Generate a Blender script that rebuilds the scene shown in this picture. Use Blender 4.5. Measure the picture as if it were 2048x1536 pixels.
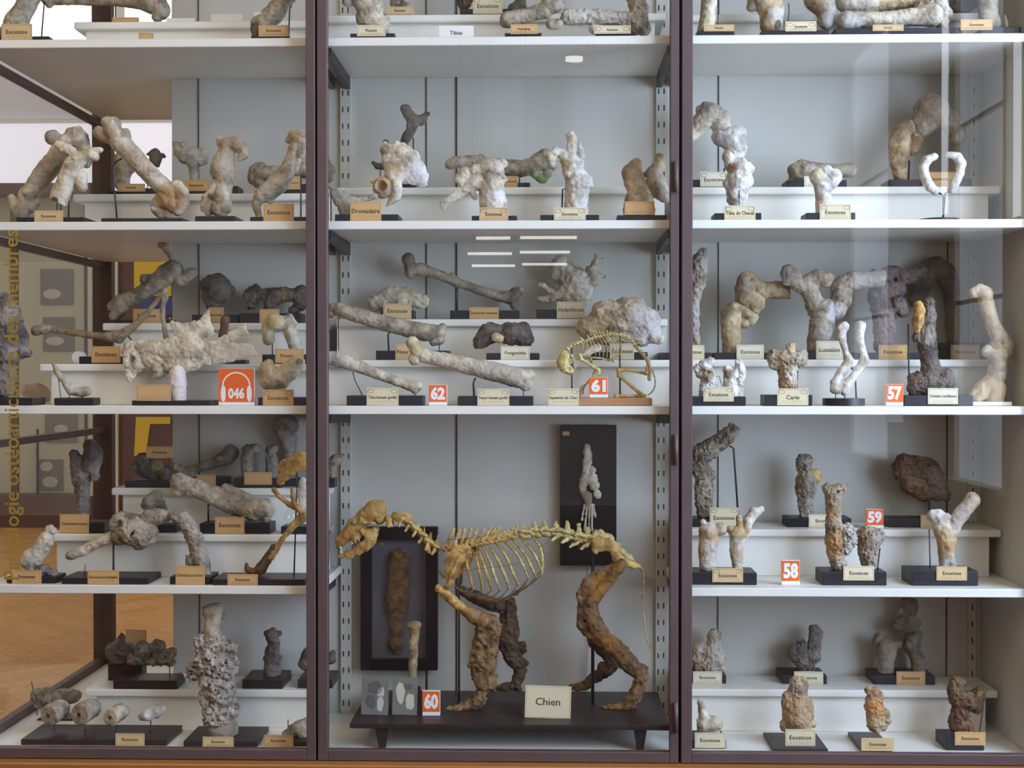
import bpy, bmesh, math, random
import numpy as np
from mathutils import Vector, Matrix, Euler

for _o in list(bpy.data.objects):
    bpy.data.objects.remove(_o, do_unlink=True)
SC = bpy.context.scene
COL = SC.collection

# ------------------------------------------------------------------ camera
F_PX, CAM_D, CAM_H = 2600.0, 4.3, 1.55
YAW, PITCH = math.atan(66 / F_PX), math.atan(24 / F_PX)
cam_data = bpy.data.cameras.new('camera')
cam_data.sensor_width = 36.0
cam_data.lens = F_PX / 2048 * 36.0
cam_data.clip_end = 100
cam = bpy.data.objects.new('camera', cam_data)
COL.objects.link(cam)
cam.location = (0, -CAM_D, CAM_H)
cam.rotation_euler = (math.pi / 2 - PITCH, 0, YAW)
SC.camera = cam

# ------------------------------------------------------------------ light
world = bpy.data.worlds.new('world')
SC.world = world
world.use_nodes = True
bgn = world.node_tree.nodes['Background']
bgn.inputs[0].default_value = (1.0, 0.94, 0.86, 1)
bgn.inputs[1].default_value = 0.72
WINDOW_EMIT = 13.0      # daylight seen through the tall windows
TUBE_EMIT = 14.0       # fluorescent tubes of the hall
SC.view_settings.view_transform = 'Standard'
SC.view_settings.look = 'None'
SC.view_settings.exposure = -0.1
SC.view_settings.gamma = 1.0
SC.view_settings.use_curve_mapping = False
SC.cycles.transparent_max_bounces = 24
SC.cycles.max_bounces = 4
SC.cycles.diffuse_bounces = 3
SC.cycles.glossy_bounces = 2
SC.cycles.use_adaptive_sampling = True
SC.cycles.use_light_tree = False
SC.cycles.adaptive_threshold = 0.07
SC.cycles.adaptive_min_samples = 16
SC.cycles.sample_clamp_indirect = 4.0
SC.cycles.caustics_reflective = False
SC.cycles.caustics_refractive = False

# ------------------------------------------------------------------ helpers
_R = Euler((math.pi / 2 - PITCH, 0, YAW)).to_matrix()
_CP = np.array((0.0, -CAM_D, CAM_H))

def P(u, v, Y):
    """world point at depth plane Y that stands where pixel (u,v) of the photograph looks"""
    d = _R @ Vector(((u - 1024) / F_PX, -(v - 768) / F_PX, -1.0))
    t = (Y + CAM_D) / d.y
    return np.array((d.x * t, Y, CAM_H + d.z * t))

def mpp(Y):
    return (Y + CAM_D) / F_PX

def srgb(r, g, b):
    f = lambda c: (c / 255 / 12.92) if c / 255 <= 0.04045 else ((c / 255 + 0.055) / 1.055) ** 2.4
    return (f(r), f(g), f(b), 1.0)

MATS = {}
def _nt(name):
    m = bpy.data.materials.new(name)
    m.use_nodes = True
    nt = m.node_tree
    return m, nt, nt.nodes, nt.links, nt.nodes['Principled BSDF']

def mat_plain(name, rgb, rough=0.5, var=0.06, scale=9.0, metal=0.0, bump=0.0, spec=None, stretch=None):
    m, nt, N, L, b = _nt(name)
    c = srgb(*rgb)
    tc = N.new('ShaderNodeTexCoord')
    mp = N.new('ShaderNodeMapping')
    if stretch: mp.inputs['Scale'].default_value = stretch
    nz = N.new('ShaderNodeTexNoise'); nz.inputs['Scale'].default_value = scale
    nz.inputs['Detail'].default_value = 5
    mx = N.new('ShaderNodeMix'); mx.data_type = 'RGBA'
    mx.inputs[6].default_value = tuple(min(1, x * (1 + var)) for x in c[:3]) + (1,)
    mx.inputs[7].default_value = tuple(x * (1 - var * 2) for x in c[:3]) + (1,)
    L.new(tc.outputs['Object'], mp.inputs[0]); L.new(mp.outputs[0], nz.inputs['Vector'])
    L.new(nz.outputs[0], mx.inputs[0]); L.new(mx.outputs[2], b.inputs['Base Color'])
    b.inputs['Roughness'].default_value = rough
    b.inputs['Metallic'].default_value = metal
    if spec is not None: b.inputs['Specular IOR Level'].default_value = spec
    if bump:
        bp = N.new('ShaderNodeBump'); bp.inputs['Strength'].default_value = bump
        bp.inputs['Distance'].default_value = 0.002
        L.new(nz.outputs[0], bp.inputs['Height']); L.new(bp.outputs[0], b.inputs['Normal'])
    MATS[name] = m
    return m

def mat_bone(name, c1, c2, c3, rough=0.62, scale=22.0, pit=0.45):
    """bone: two tones in soft patches, a third in specks; a per-vertex stain where the bone is discoloured"""
    c1 = [min(250, x * 1.07) for x in c1]; c2 = [x * 0.92 for x in c2]; c3 = [x * 0.82 for x in c3]
    m, nt, N, L, b = _nt(name)
    tc = N.new('ShaderNodeTexCoord')
    oi = N.new('ShaderNodeObjectInfo')
    ad = N.new('ShaderNodeVectorMath'); ad.operation = 'ADD'
    sc = N.new('ShaderNodeVectorMath'); sc.operation = 'SCALE'; sc.inputs[3].default_value = 17.0
    cb = N.new('ShaderNodeCombineXYZ')
    for k in range(3): L.new(oi.outputs['Random'], cb.inputs[k])
    L.new(cb.outputs[0], sc.inputs[0])
    L.new(tc.outputs['Object'], ad.inputs[0]); L.new(sc.outputs[0], ad.inputs[1])
    n1 = N.new('ShaderNodeTexNoise'); n1.inputs['Scale'].default_value = scale; n1.inputs['Detail'].default_value = 6
    n1.inputs['Roughness'].default_value = 0.65
    n2 = N.new('ShaderNodeTexNoise'); n2.inputs['Scale'].default_value = scale * 7; n2.inputs['Detail'].default_value = 5
    n2.inputs['Roughness'].default_value = 0.7
    for n in (n1, n2): L.new(ad.outputs[0], n.inputs['Vector'])
    r1 = N.new('ShaderNodeValToRGB')
    r1.color_ramp.elements[0].position = 0.40; r1.color_ramp.elements[0].color = srgb(*c2)
    r1.color_ramp.elements[1].position = 0.58; r1.color_ramp.elements[1].color = srgb(*c1)
    L.new(n1.outputs[0], r1.inputs[0])
    r2 = N.new('ShaderNodeValToRGB')
    r2.color_ramp.elements[0].position = 0.25; r2.color_ramp.elements[0].color = (1, 1, 1, 1)
    r2.color_ramp.elements[1].position = 0.44; r2.color_ramp.elements[1].color = (0, 0, 0, 1)
    L.new(n2.outputs[0], r2.inputs[0])
    mx = N.new('ShaderNodeMix'); mx.data_type = 'RGBA'
    L.new(r2.outputs[0], mx.inputs[0]); L.new(r1.outputs[0], mx.inputs[6]); mx.inputs[7].default_value = srgb(*c3)
    at = N.new('ShaderNodeAttribute'); at.attribute_name = 'stain'
    aa = N.new('ShaderNodeAttribute'); aa.attribute_name = 'stain_a'
    sn = N.new('ShaderNodeMath'); sn.operation = 'MULTIPLY_ADD'
    L.new(n2.outputs[0], sn.inputs[0]); sn.inputs[1].default_value = 0.9; sn.inputs[2].default_value = 0.45
    sm = N.new('ShaderNodeMath'); sm.operation = 'MULTIPLY'; sm.use_clamp = True
    L.new(sn.outputs[0], sm.inputs[0]); L.new(aa.outputs['Fac'], sm.inputs[1])
    m2 = N.new('ShaderNodeMix'); m2.data_type = 'RGBA'
    L.new(sm.outputs[0], m2.inputs[0]); L.new(mx.outputs[2], m2.inputs[6]); L.new(at.outputs['Color'], m2.inputs[7])
    L.new(m2.outputs[2], b.inputs['Base Color'])
    b.inputs['Roughness'].default_value = rough
    bp = N.new('ShaderNodeBump'); bp.inputs['Strength'].default_value = pit; bp.inputs['Distance'].default_value = 0.005
    L.new(n2.outputs[0], bp.inputs['Height']); L.new(bp.outputs[0], b.inputs['Normal'])
    MATS[name] = m
    return m

def mat_glass(name, k=0.045, tint=(1, 1, 1)):
    m, nt, N, L, b = _nt(name)
    N.remove(b)
    out = N['Material Output']
    tr = N.new('ShaderNodeBsdfTransparent'); tr.inputs[0].default_value = (*tint, 1)
    gl = N.new('ShaderNodeBsdfGlossy'); gl.inputs['Roughness'].default_value = 0.0
    lw = N.new('ShaderNodeLayerWeight'); lw.inputs[0].default_value = 0.5
    pw = N.new('ShaderNodeMath'); pw.operation = 'POWER'; pw.inputs[1].default_value = 5
    ma = N.new('ShaderNodeMath'); ma.operation = 'MULTIPLY_ADD'; ma.inputs[1].default_value = 1 - k; ma.inputs[2].default_value = k
    mx = N.new('ShaderNodeMixShader')
    L.new(lw.outputs['Facing'], pw.inputs[0]); L.new(pw.outputs[0], ma.inputs[0]); L.new(ma.outputs[0], mx.inputs[0])
    L.new(tr.outputs[0], mx.inputs[1]); L.new(gl.outputs[0], mx.inputs[2]); L.new(mx.outputs[0], out.inputs[0])
    MATS[name] = m
    return m

def mat_emit(name, rgb, strength):
    m, nt, N, L, b = _nt(name)
    b.inputs['Base Color'].default_value = (0.8, 0.8, 0.8, 1)
    b.inputs['Emission Color'].default_value = srgb(*rgb)
    b.inputs['Emission Strength'].default_value = strength
    MATS[name] = m
    return m

# ---- objects
def link(name, me, mat=None, parent=None, loc=None):
    o = bpy.data.objects.new(name, me)
    COL.objects.link(o)
    if mat is not None and me is not None and not me.materials:
        me.materials.append(MATS[mat] if isinstance(mat, str) else mat)
    if parent is not None: o.parent = parent
    if loc is not None: o.location = loc
    return o

def tag(o, label=None, cat=None, group=None, kind=None):
    if label: o['label'] = label
    if cat: o['category'] = cat
    if group: o['group'] = group
    if kind: o['kind'] = kind
    return o

def empty(name, loc, label=None, cat=None, group=None, kind=None):
    o = bpy.data.objects.new(name, None)
    COL.objects.link(o)
    o.location = loc
    o.empty_display_size = 0.05
    return tag(o, label, cat, group, kind)

def mesh_from(name, verts, faces, smooth=False):
    me = bpy.data.meshes.new(name)
    me.from_pydata([tuple(map(float, v)) for v in verts], [], faces)
    if smooth: me.polygons.foreach_set('use_smooth', [True] * len(me.polygons))
    me.update()
    return me

def box_mesh(name, lo, hi, bev=0.0015, org=(0, 0, 0), seg=1):
    bm = bmesh.new()
    bmesh.ops.create_cube(bm, size=1)
    for v in bm.verts:
        for k in range(3):
            a, b = lo[k] - org[k], hi[k] - org[k]
            v.co[k] = a + (b - a) * (v.co[k] + 0.5)
    if bev:
        bmesh.ops.bevel(bm, geom=list(bm.edges), offset=bev, segments=seg, profile=0.6, affect='EDGES')
    me = bpy.data.meshes.new(name)
    bm.to_mesh(me); bm.free()
    return me

def box(name, lo, hi, mat, parent=None, bev=0.0015, org=None, seg=1):
    org = (0, 0, 0) if org is None else org
    return link(name, box_mesh(name, lo, hi, bev, org, seg), mat, parent)

def poly_prism(name, pts, axis, a, b, mat, parent=None, org=(0, 0, 0), bev=0.0):
    """pts: 2-D outline; extruded along axis (0,1,2) from a to b"""
    bm = bmesh.new()
    def mk(p, t):
        c = [0, 0, 0]; j = 0
        for k in range(3):
            if k == axis: c[k] = t
            else: c[k] = p[j]; j += 1
        return bm.verts.new([c[k] - org[k] for k in range(3)])
    A = [mk(p, a) for p in pts]; B = [mk(p, b) for p in pts]
    n = len(pts)
    bm.faces.new(A); bm.faces.new(B[::-1])
    for i in range(n): bm.faces.new((A[i], B[i], B[(i + 1) % n], A[(i + 1) % n]))
    bmesh.ops.recalc_face_normals(bm, faces=bm.faces)
    if bev: bmesh.ops.bevel(bm, geom=list(bm.edges), offset=bev, segments=1, affect='EDGES')
    me = bpy.data.meshes.new(name); bm.to_mesh(me); bm.free()
    return link(name, me, mat, parent)

def tube_mesh(name, pts, rad, n=8, org=(0, 0, 0), flat=None):
    """swept tube through 3-D points; rad scalar or list"""
    pts = [Vector(p) - Vector(org) for p in pts]
    if not hasattr(rad, '__len__'): rad = [rad] * len(pts)
    V, Fc = [], []
    for i, p in enumerate(pts):
        t = (pts[min(i + 1, len(pts) - 1)] - pts[max(i - 1, 0)]).normalized()
        a = Vector((0, 1, 0)) if abs(t.y) < 0.9 else Vector((1, 0, 0))
        e1 = t.cross(a).normalized(); e2 = t.cross(e1).normalized()
        for k in range(n):
            w = 2 * math.pi * k / n
            f2 = flat if flat else 1.0
            V.append(p + (e1 * math.cos(w) + e2 * math.sin(w) * f2) * rad[i])
    for i in range(len(pts) - 1):
        for k in range(n):
            a = i * n + k; b = i * n + (k + 1) % n
            Fc.append((a, b, b + n, a + n))
    Fc.append(tuple(range(n))[::-1]); m = (len(pts) - 1) * n
    Fc.append(tuple(range(m, m + n)))
    return mesh_from(name, V, Fc, True)

def cylinder_mesh(name, c, r, h, n=32, org=(0, 0, 0), bev=0.001, ry=None):
    bm = bmesh.new()
    bmesh.ops.create_cone(bm, cap_ends=True, segments=n, radius1=r, radius2=r, depth=h)
    for v in bm.verts:
        if ry: v.co.y *= ry / r
        v.co += Vector(c) + Vector((0, 0, h / 2)) - Vector(org)
    me = bpy.data.meshes.new(name); bm.to_mesh(me); bm.free()
    return me

def smooth_path(pts, n=6):
    """Catmull-Rom through points (tuples of any length)"""
    pts = [np.array(p, float) for p in pts]
    if len(pts) < 3: return pts
    out = []
    for i in range(len(pts) - 1):
        p0 = pts[max(i - 1, 0)]; p1 = pts[i]; p2 = pts[i + 1]; p3 = pts[min(i + 2, len(pts) - 1)]
        for k in range(n):
            t = k / n
            out.append(0.5 * ((2 * p1) + (-p0 + p2) * t + (2 * p0 - 5 * p1 + 4 * p2 - p3) * t * t + (-p0 + 3 * p1 - 3 * p2 + p3) * t ** 3))
    out.append(pts[-1])
    return out

def text_mesh(name, s, size, bold=0.0, depth=0.0, align='CENTER', shear=0.0, xs=1.0):
    cu = bpy.data.curves.new('txt', 'FONT')
    cu.body = s; cu.size = size; cu.align_x = align; cu.align_y = 'CENTER'
    cu.offset = bold; cu.extrude = depth; cu.shear = shear; cu.resolution_u = 2
    o = bpy.data.objects.new('txt', cu)
    COL.objects.link(o)
    me = bpy.data.meshes.new_from_object(o)
    me.name = name
    bpy.data.objects.remove(o, do_unlink=True)
    bpy.data.curves.remove(cu)
    n = len(me.vertices)
    co = np.empty(n * 3, np.float32); me.vertices.foreach_get('co', co); co = co.reshape(-1, 3)
    co[:, 0] *= xs
    me.vertices.foreach_set('co', co.ravel())
    return me, (co[:, 0].max() - co[:, 0].min() if n else 0.0)

# ------------------------------------------------------------------ signed-distance bones
_rng = np.random.RandomState(7)
_LAT = _rng.rand(32, 32, 32).astype(np.float32) * 2 - 1
def vnoise(p):
    i = np.floor(p).astype(np.int64); f = (p - i).astype(np.float32)
    f = f * f * (3 - 2 * f)
    i &= 31; j = (i + 1) & 31
    x0, y0, z0 = i[:, 0], i[:, 1], i[:, 2]; x1, y1, z1 = j[:, 0], j[:, 1], j[:, 2]
    fx, fy, fz = f[:, 0], f[:, 1], f[:, 2]
    a = _LAT[x0, y0, z0] * (1 - fx) + _LAT[x1, y0, z0] * fx
    b = _LAT[x0, y1, z0] * (1 - fx) + _LAT[x1, y1, z0] * fx
    c = _LAT[x0, y0, z1] * (1 - fx) + _LAT[x1, y0, z1] * fx
    d = _LAT[x0, y1, z1] * (1 - fx) + _LAT[x1, y1, z1] * fx
    return (a * (1 - fy) + b * fy) * (1 - fz) + (c * (1 - fy) + d * fy) * fz

def surface_nets(V, h, o):
    S = V < 0
    nx, ny, nz = V.shape
    acc = np.zeros((nx - 1, ny - 1, nz - 1, 3), np.float32); cnt = np.zeros((nx - 1, ny - 1, nz - 1), np.float32)
    sl = lambda d, n: slice(d, n - 1 + d)
    corners = [(a, b, c) for a in (0, 1) for b in (0, 1) for c in (0, 1)]
    for ax in range(3):
        for c in corners:
            if c[ax]: continue
            e = list(c); e[ax] = 1
            A = V[sl(c[0], nx), sl(c[1], ny), sl(c[2], nz)]; B = V[sl(e[0], nx), sl(e[1], ny), sl(e[2], nz)]
            m = (A < 0) != (B < 0)
            t = A[m] / (A[m] - B[m])
            for k in range(3):
                acc[..., k][m] += (t if k == ax else np.float32(c[k]))
            cnt[m] += 1
    act = cnt > 0
    idx = -np.ones(act.shape, np.int64)
    idx[act] = np.arange(act.sum())
    g = np.argwhere(act)
    verts = (g + acc[act] / cnt[act][:, None]) * h + o
    faces = []
    for ax in range(3):
        a1, a2 = (ax + 1) % 3, (ax + 2) % 3
        s0 = [slice(None)] * 3; s1 = [slice(None)] * 3
        s0[ax] = slice(0, -1); s1[ax] = slice(1, None)
        s0[a1] = s1[a1] = slice(1, -1); s0[a2] = s1[a2] = slice(1, -1)
        A = S[tuple(s0)]; B = S[tuple(s1)]
        for flip, M in ((False, A & ~B), (True, ~A & B)):
            q = np.argwhere(M)
            if not len(q): continue
            q[:, a1] += 1; q[:, a2] += 1
            def cell(d1, d2):
                r = q.copy(); r[:, a1] += d1; r[:, a2] += d2
                return idx[r[:, 0], r[:, 1], r[:, 2]]
            f = np.stack([cell(-1, -1), cell(0, -1), cell(0, 0), cell(-1, 0)], 1)
            faces.append(f[:, ::-1] if flip else f)
    faces = np.concatenate(faces)
    return verts, faces[(faces >= 0).all(1)]

def np_mesh(name, verts, faces):
    me = bpy.data.meshes.new(name)
    me.vertices.add(len(verts)); me.vertices.foreach_set('co', verts.astype(np.float32).ravel())
    nf = len(faces)
    me.loops.add(nf * 4); me.loops.foreach_set('vertex_index', faces.astype(np.int32).ravel())
    me.polygons.add(nf); me.polygons.foreach_set('loop_start', np.arange(0, nf * 4, 4, dtype=np.int32))
    me.polygons.foreach_set('use_smooth', np.ones(nf, bool))
    me.update(calc_edges=True); me.validate()
    return me

CR = [0.0, 0.0, 1.0]
def crop(x0, y0, s=1.0):
    """numbers that follow are read off an enlargement of the photograph"""
    CR[:] = [x0, y0, s]
def cu_(u): return CR[0] + u / CR[2]
def cv_(v): return CR[1] + v / CR[2]

def parse(s):
    """'[!][f0.5 ][k8 ]u,v,r[,dy] u,v,r ...'  a chain of rounded, tapering limbs; '!' carves, f flattens in depth"""
    sub = s.startswith('!'); s = s.lstrip('!')
    if s.startswith('c '): return 'cut', 1.0, None, [[float(x) for x in s[2:].split(',')]]
    fy, k, pts = 1.0, None, []
    for t in s.split():
        if t[0] == 'f': fy = float(t[1:])
        elif t[0] == 'k': k = float(t[1:])
        else:
            q = [float(x) for x in t.split(',')]
            if len(q) == 2: q.append(3.0)
            if len(q) == 3: q.append(0.0)
            pts.append(q)
    return sub, fy, k, pts

def sdf_mesh(name, strokes, Y, org, rs=1.0, zmin=None, holes=0.0, k=3.6, amp=1.4, freq=0.06, cell=1.9, amp2=0.7, ridge=0.7, stains=(), seed=0):
    """strokes in crop pixels at depth Y -> closed organic mesh, local to org"""
    s = mpp(Y); sc = CR[2]
    parts = []
    for st in strokes:
        sub, fy, kk, pts = parse(st)
        W = []
        if sub == 'cut':
            u, v, nu, nv, ny, dy = (pts[0] + [0.0, 0.0])[:6]; l = math.sqrt(nu * nu + nv * nv + ny * ny)
            parts.append(('cut', P(cu_(u), cv_(v), Y) + np.array((0, dy / sc * s, 0)), (nu / l, -nv / l, ny / l), None)); continue
        for (u, v, r, dy) in pts:
            p = P(cu_(u), cv_(v), Y)
            W.append((p[0], p[1] + dy / sc * s, p[2], r / sc * s * (1.0 if sub else rs)))
        parts.append((sub, fy, (k * 0.6 if kk is None else kk) * s, np.array(W)))
    amp, amp2, ridge = amp * s * 0.65, amp2 * s * 1.2, ridge * s
    pad = amp * 2 + amp2 * 1.5 + ridge + holes * s + cell * s * 2.5
    fmax = [(w, f) for sb, f, _, w in parts if not sb]
    fmax = [q for q in fmax if q[0] is not None]
    lo = np.min([(w[:, :3] - np.stack([w[:, 3], w[:, 3] * f, w[:, 3]], 1)).min(0) for w, f in fmax], 0) - pad
    hi = np.max([(w[:, :3] + np.stack([w[:, 3], w[:, 3] * f, w[:, 3]], 1)).max(0) for w, f in fmax], 0) + pad
    h = cell * s
    n = np.ceil((hi - lo) / h).astype(int) + 1
    while n.prod() > 900000:
        h *= 1.12; n = np.ceil((hi - lo) / h).astype(int) + 1
    V = np.full(n, 12 * h, np.float32)
    ax = [(lo[i] + np.arange(n[i]) * h).astype(np.float32) for i in range(3)]
    for sub, fy, kk, W in parts:
        if sub == 'cut':
            pl = (ax[0][:, None, None] - fy[0]) * kk[0] + (ax[2][None, None, :] - fy[2]) * kk[1] + (ax[1][None, :, None] - fy[1]) * kk[2]
            V = np.maximum(V, pl.astype(np.float32)); continue
        for i in range(max(1, len(W) - 1)):
            a = W[i]; b = W[min(i + 1, len(W) - 1)]
            rm = max(a[3], b[3]) + kk + 3 * h
            rs = np.array((rm, rm * max(fy, 0.35) + 2 * h, rm))
            i0 = np.maximum(0, np.floor((np.minimum(a[:3], b[:3]) - rs - lo) / h).astype(int))
            i1 = np.minimum(n, np.ceil((np.maximum(a[:3], b[:3]) + rs - lo) / h).astype(int) + 1)
            if (i1 <= i0).any(): continue
            X = ax[0][i0[0]:i1[0], None, None] - a[0]
            Yy = (ax[1][None, i0[1]:i1[1], None] - a[1]) / fy
            Z = ax[2][None, None, i0[2]:i1[2]] - a[2]
            d = b[:3] - a[:3]; dy = d[1] / fy
            L2 = d[0] ** 2 + dy ** 2 + d[2] ** 2
            if L2 > 1e-12:
                t = np.clip((X * d[0] + Yy * dy + Z * d[2]) / L2, 0, 1)
                D = np.sqrt((X - t * d[0]) ** 2 + (Yy - t * dy) ** 2 + (Z - t * d[2]) ** 2) - (a[3] + (b[3] - a[3]) * t)
            else:
                D = np.sqrt(X ** 2 + Yy ** 2 + Z ** 2) - a[3]
            if fy < 1: D = D * max(fy, 0.45)
            sl = tuple(slice(i0[q], i1[q]) for q in range(3))
            cur = V[sl]
            if sub:
                D = -D; kq = kk * 0.5
                hh = np.maximum(kq - np.abs(cur - D), 0) / max(kq, 1e-9)
                V[sl] = np.maximum(cur, D) + hh * hh * kq * 0.25
            else:
                hh = np.maximum(kk - np.abs(cur - D), 0) / max(kk, 1e-9)
                V[sl] = np.minimum(cur, D) - hh * hh * kk * 0.25
    if amp or amp2 or ridge:
        m = np.abs(V) < pad
        q = np.argwhere(m)
        w = (q * h + lo) / s + seed * 37.7
        nn = amp * (vnoise(w * freq) + 0.5 * vnoise(w * freq * 2.1 + 5.3))
        if amp2:
            nn = nn + amp2 * (vnoise(w * freq * 3.3 + 1.7) + 0.6 * vnoise(w * freq * 5.7 + 2.9))
        if ridge:
            r = 1 - np.abs(vnoise(w * freq * 1.7 + 9.1)) * 2.2
            r2 = 1 - np.abs(vnoise(w * freq * 3.6 + 3.1)) * 2.2
            nn = nn - ridge * (0.6 * r + 0.4 * r2)
        if holes:
            nn = nn + holes * s * np.clip(vnoise(w * freq * 1.9 + 6.6) - 0.12, 0, 0.5) * 2
        V[m] += nn.astype(np.float32)
    if zmin is not None:
        V = np.maximum(V, (zmin - ax[2])[None, None, :].astype(np.float32))
    V[0] = V[-1] = 9 * h; V[:, 0] = V[:, -1] = 9 * h; V[:, :, 0] = V[:, :, -1] = 9 * h
    verts, faces = surface_nets(V, h, lo)
    me = np_mesh(name, verts - np.array(org), faces)
    if stains:
        C = np.zeros((len(verts), 4), np.float32); A = np.zeros(len(verts), np.float32)
        for st in stains:
            (u, v, r), rgb = st[0], st[1]
            p = P(cu_(u), cv_(v), Y)
            rr = r / sc * s
            dd = np.sqrt((verts[:, 0] - p[0]) ** 2 + (verts[:, 2] - p[2]) ** 2)
            wobble = vnoise(verts / s * 0.09 + 4.0) * 0.35
            al = np.clip((1.15 - dd / rr + wobble) / 0.5, 0, 1) * (st[2] if len(st) > 2 else 0.85)
            c = np.array(srgb(*rgb), np.float32)
            C = C * (1 - al[:, None]) + c * al[:, None] if A.max() > 0 else np.tile(c, (len(verts), 1))
            A = np.maximum(A, al)
        a1 = me.attributes.new('stain', 'FLOAT_COLOR', 'POINT'); a1.data.foreach_set('color', C.astype(np.float32).ravel())
        a2 = me.attributes.new('stain_a', 'FLOAT', 'POINT'); a2.data.foreach_set('value', A.astype(np.float32))
    return me
# ------------------------------------------------------------------ materials
mat_plain('white_paint', (240, 237, 226), 0.45, 0.03, 5)
mat_plain('panel_paint', (206, 204, 193), 0.55, 0.035, 3)
mat_plain('steel_brown', (92, 74, 72), 0.42, 0.10, 14, spec=0.4)
mat_plain('steel_dark', (40, 38, 42), 0.45, 0.08, 20)
mat_plain('seam', (52, 50, 50), 0.8, 0.05, 20)
mat_plain('rail_paint', (205, 203, 190), 0.4, 0.03, 8)
mat_plain('slot', (45, 45, 48), 0.9, 0.02, 8)
mat_plain('plinth_wood', (160, 104, 52), 0.4, 0.12, 6, stretch=(1, 1, 14))
mat_plain('base_black', (38, 36, 42), 0.42, 0.14, 30, spec=0.35)
mat_plain('base_brown', (50, 40, 40), 0.4, 0.14, 20, spec=0.35)
mat_plain('pine', (182, 134, 90), 0.45, 0.12, 10, stretch=(1, 8, 8))
mat_plain('iron', (34, 36, 42), 0.4, 0.06, 20)
mat_plain('card_tan', (214, 186, 138), 0.7, 0.06, 25)
mat_plain('card_orange', (212, 172, 116), 0.7, 0.06, 25)
mat_plain('card_cream', (226, 214, 178), 0.7, 0.05, 25)
mat_plain('card_pale', (226, 218, 190), 0.7, 0.05, 25)
mat_plain('card_white', (235, 235, 228), 0.7, 0.02, 25)
mat_plain('ink', (70, 52, 38), 0.8, 0.05, 25)
mat_plain('ink_soft', (140, 104, 66), 0.8, 0.05, 25)
mat_plain('sign_white', (240, 240, 238), 0.3, 0.01, 8)
mat_plain('sign_orange', (240, 106, 36), 0.3, 0.02, 8)
mat_plain('gold_letter', (150, 122, 40), 0.5, 0.05, 30)
mat_plain('photo_grey', (128, 126, 118), 0.35, 0.18, 14)
mat_plain('photo_pale', (205, 200, 186), 0.5, 0.06, 14)
mat_plain('photo_shade', (104, 103, 98), 0.5, 0.25, 30)
mat_plain('wall_paint', (222, 220, 208), 0.8, 0.02, 2)
mat_plain('far_panel', (206, 204, 176), 0.7, 0.03, 1.5)
mat_plain('far_wood', (92, 56, 42), 0.5, 0.12, 3, stretch=(1, 1, 6))
mat_plain('poster_yellow', (226, 186, 30), 0.6, 0.03, 3)
mat_plain('cloth_blue', (52, 58, 130), 0.7, 0.05, 10)
mat_plain('tape', (120, 112, 96), 0.5, 0.05, 10)
mat_glass('glass', 0.026)
mat_glass('glass_side', 0.02)
mat_glass('jar_glass', 0.05, (0.97, 0.98, 0.98))
mat_emit('daylight', (198, 221, 255), WINDOW_EMIT)
mat_emit('daylight_dim', (222, 236, 255), 2.8)
mat_emit('daylight_slit', (232, 242, 255), 9.0)
mat_emit('daylight_far', (255, 252, 248), 1.6)
mat_emit('tube_glow', (255, 250, 240), TUBE_EMIT)
#            light            dark             specks
mat_bone('ivory',  (214, 203, 180), (186, 170, 142), (150, 128, 98))
mat_bone('chalk',  (218, 212, 202), (190, 182, 170), (150, 140, 126))
mat_bone('pale',   (200, 188, 166), (168, 153, 130), (116, 102, 84))
mat_bone('ash',    (168, 155, 134), (132, 119, 100), (90, 78, 64))
mat_bone('grey',   (142, 132, 120), (104, 94, 84), (64, 56, 50), pit=0.7)
mat_bone('dusk',   (100, 88, 78), (70, 60, 54), (46, 38, 34), pit=0.8)
mat_bone('umber',  (122, 84, 52), (78, 52, 36), (46, 30, 24), pit=0.8)
mat_bone('tan',    (194, 172, 134), (156, 128, 92), (108, 80, 54))
mat_bone('amber',  (196, 156, 88), (152, 112, 56), (104, 70, 36), rough=0.42)
mat_bone('honey',  (204, 172, 104), (168, 128, 62), (126, 88, 44), rough=0.45)
mat_bone('catbone', (214, 200, 140), (186, 164, 100), (140, 116, 66), rough=0.5, scale=60)
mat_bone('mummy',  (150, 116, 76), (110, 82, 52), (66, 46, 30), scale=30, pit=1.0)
mat_bone('mummy_shaded', (104, 80, 58), (78, 58, 42), (52, 38, 28), scale=30, pit=1.0)  # darker copy of mummy, shade put into the colour of far limbs
mat_bone('crust',  (212, 202, 190), (178, 166, 154), (110, 98, 90), scale=40, pit=0.9)
mat_bone('tooth', (240, 234, 220), (226, 218, 200), (200, 190, 170), rough=0.3)
mat_bone('silver', (220, 214, 206), (196, 190, 182), (150, 142, 134), rough=0.3)

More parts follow.
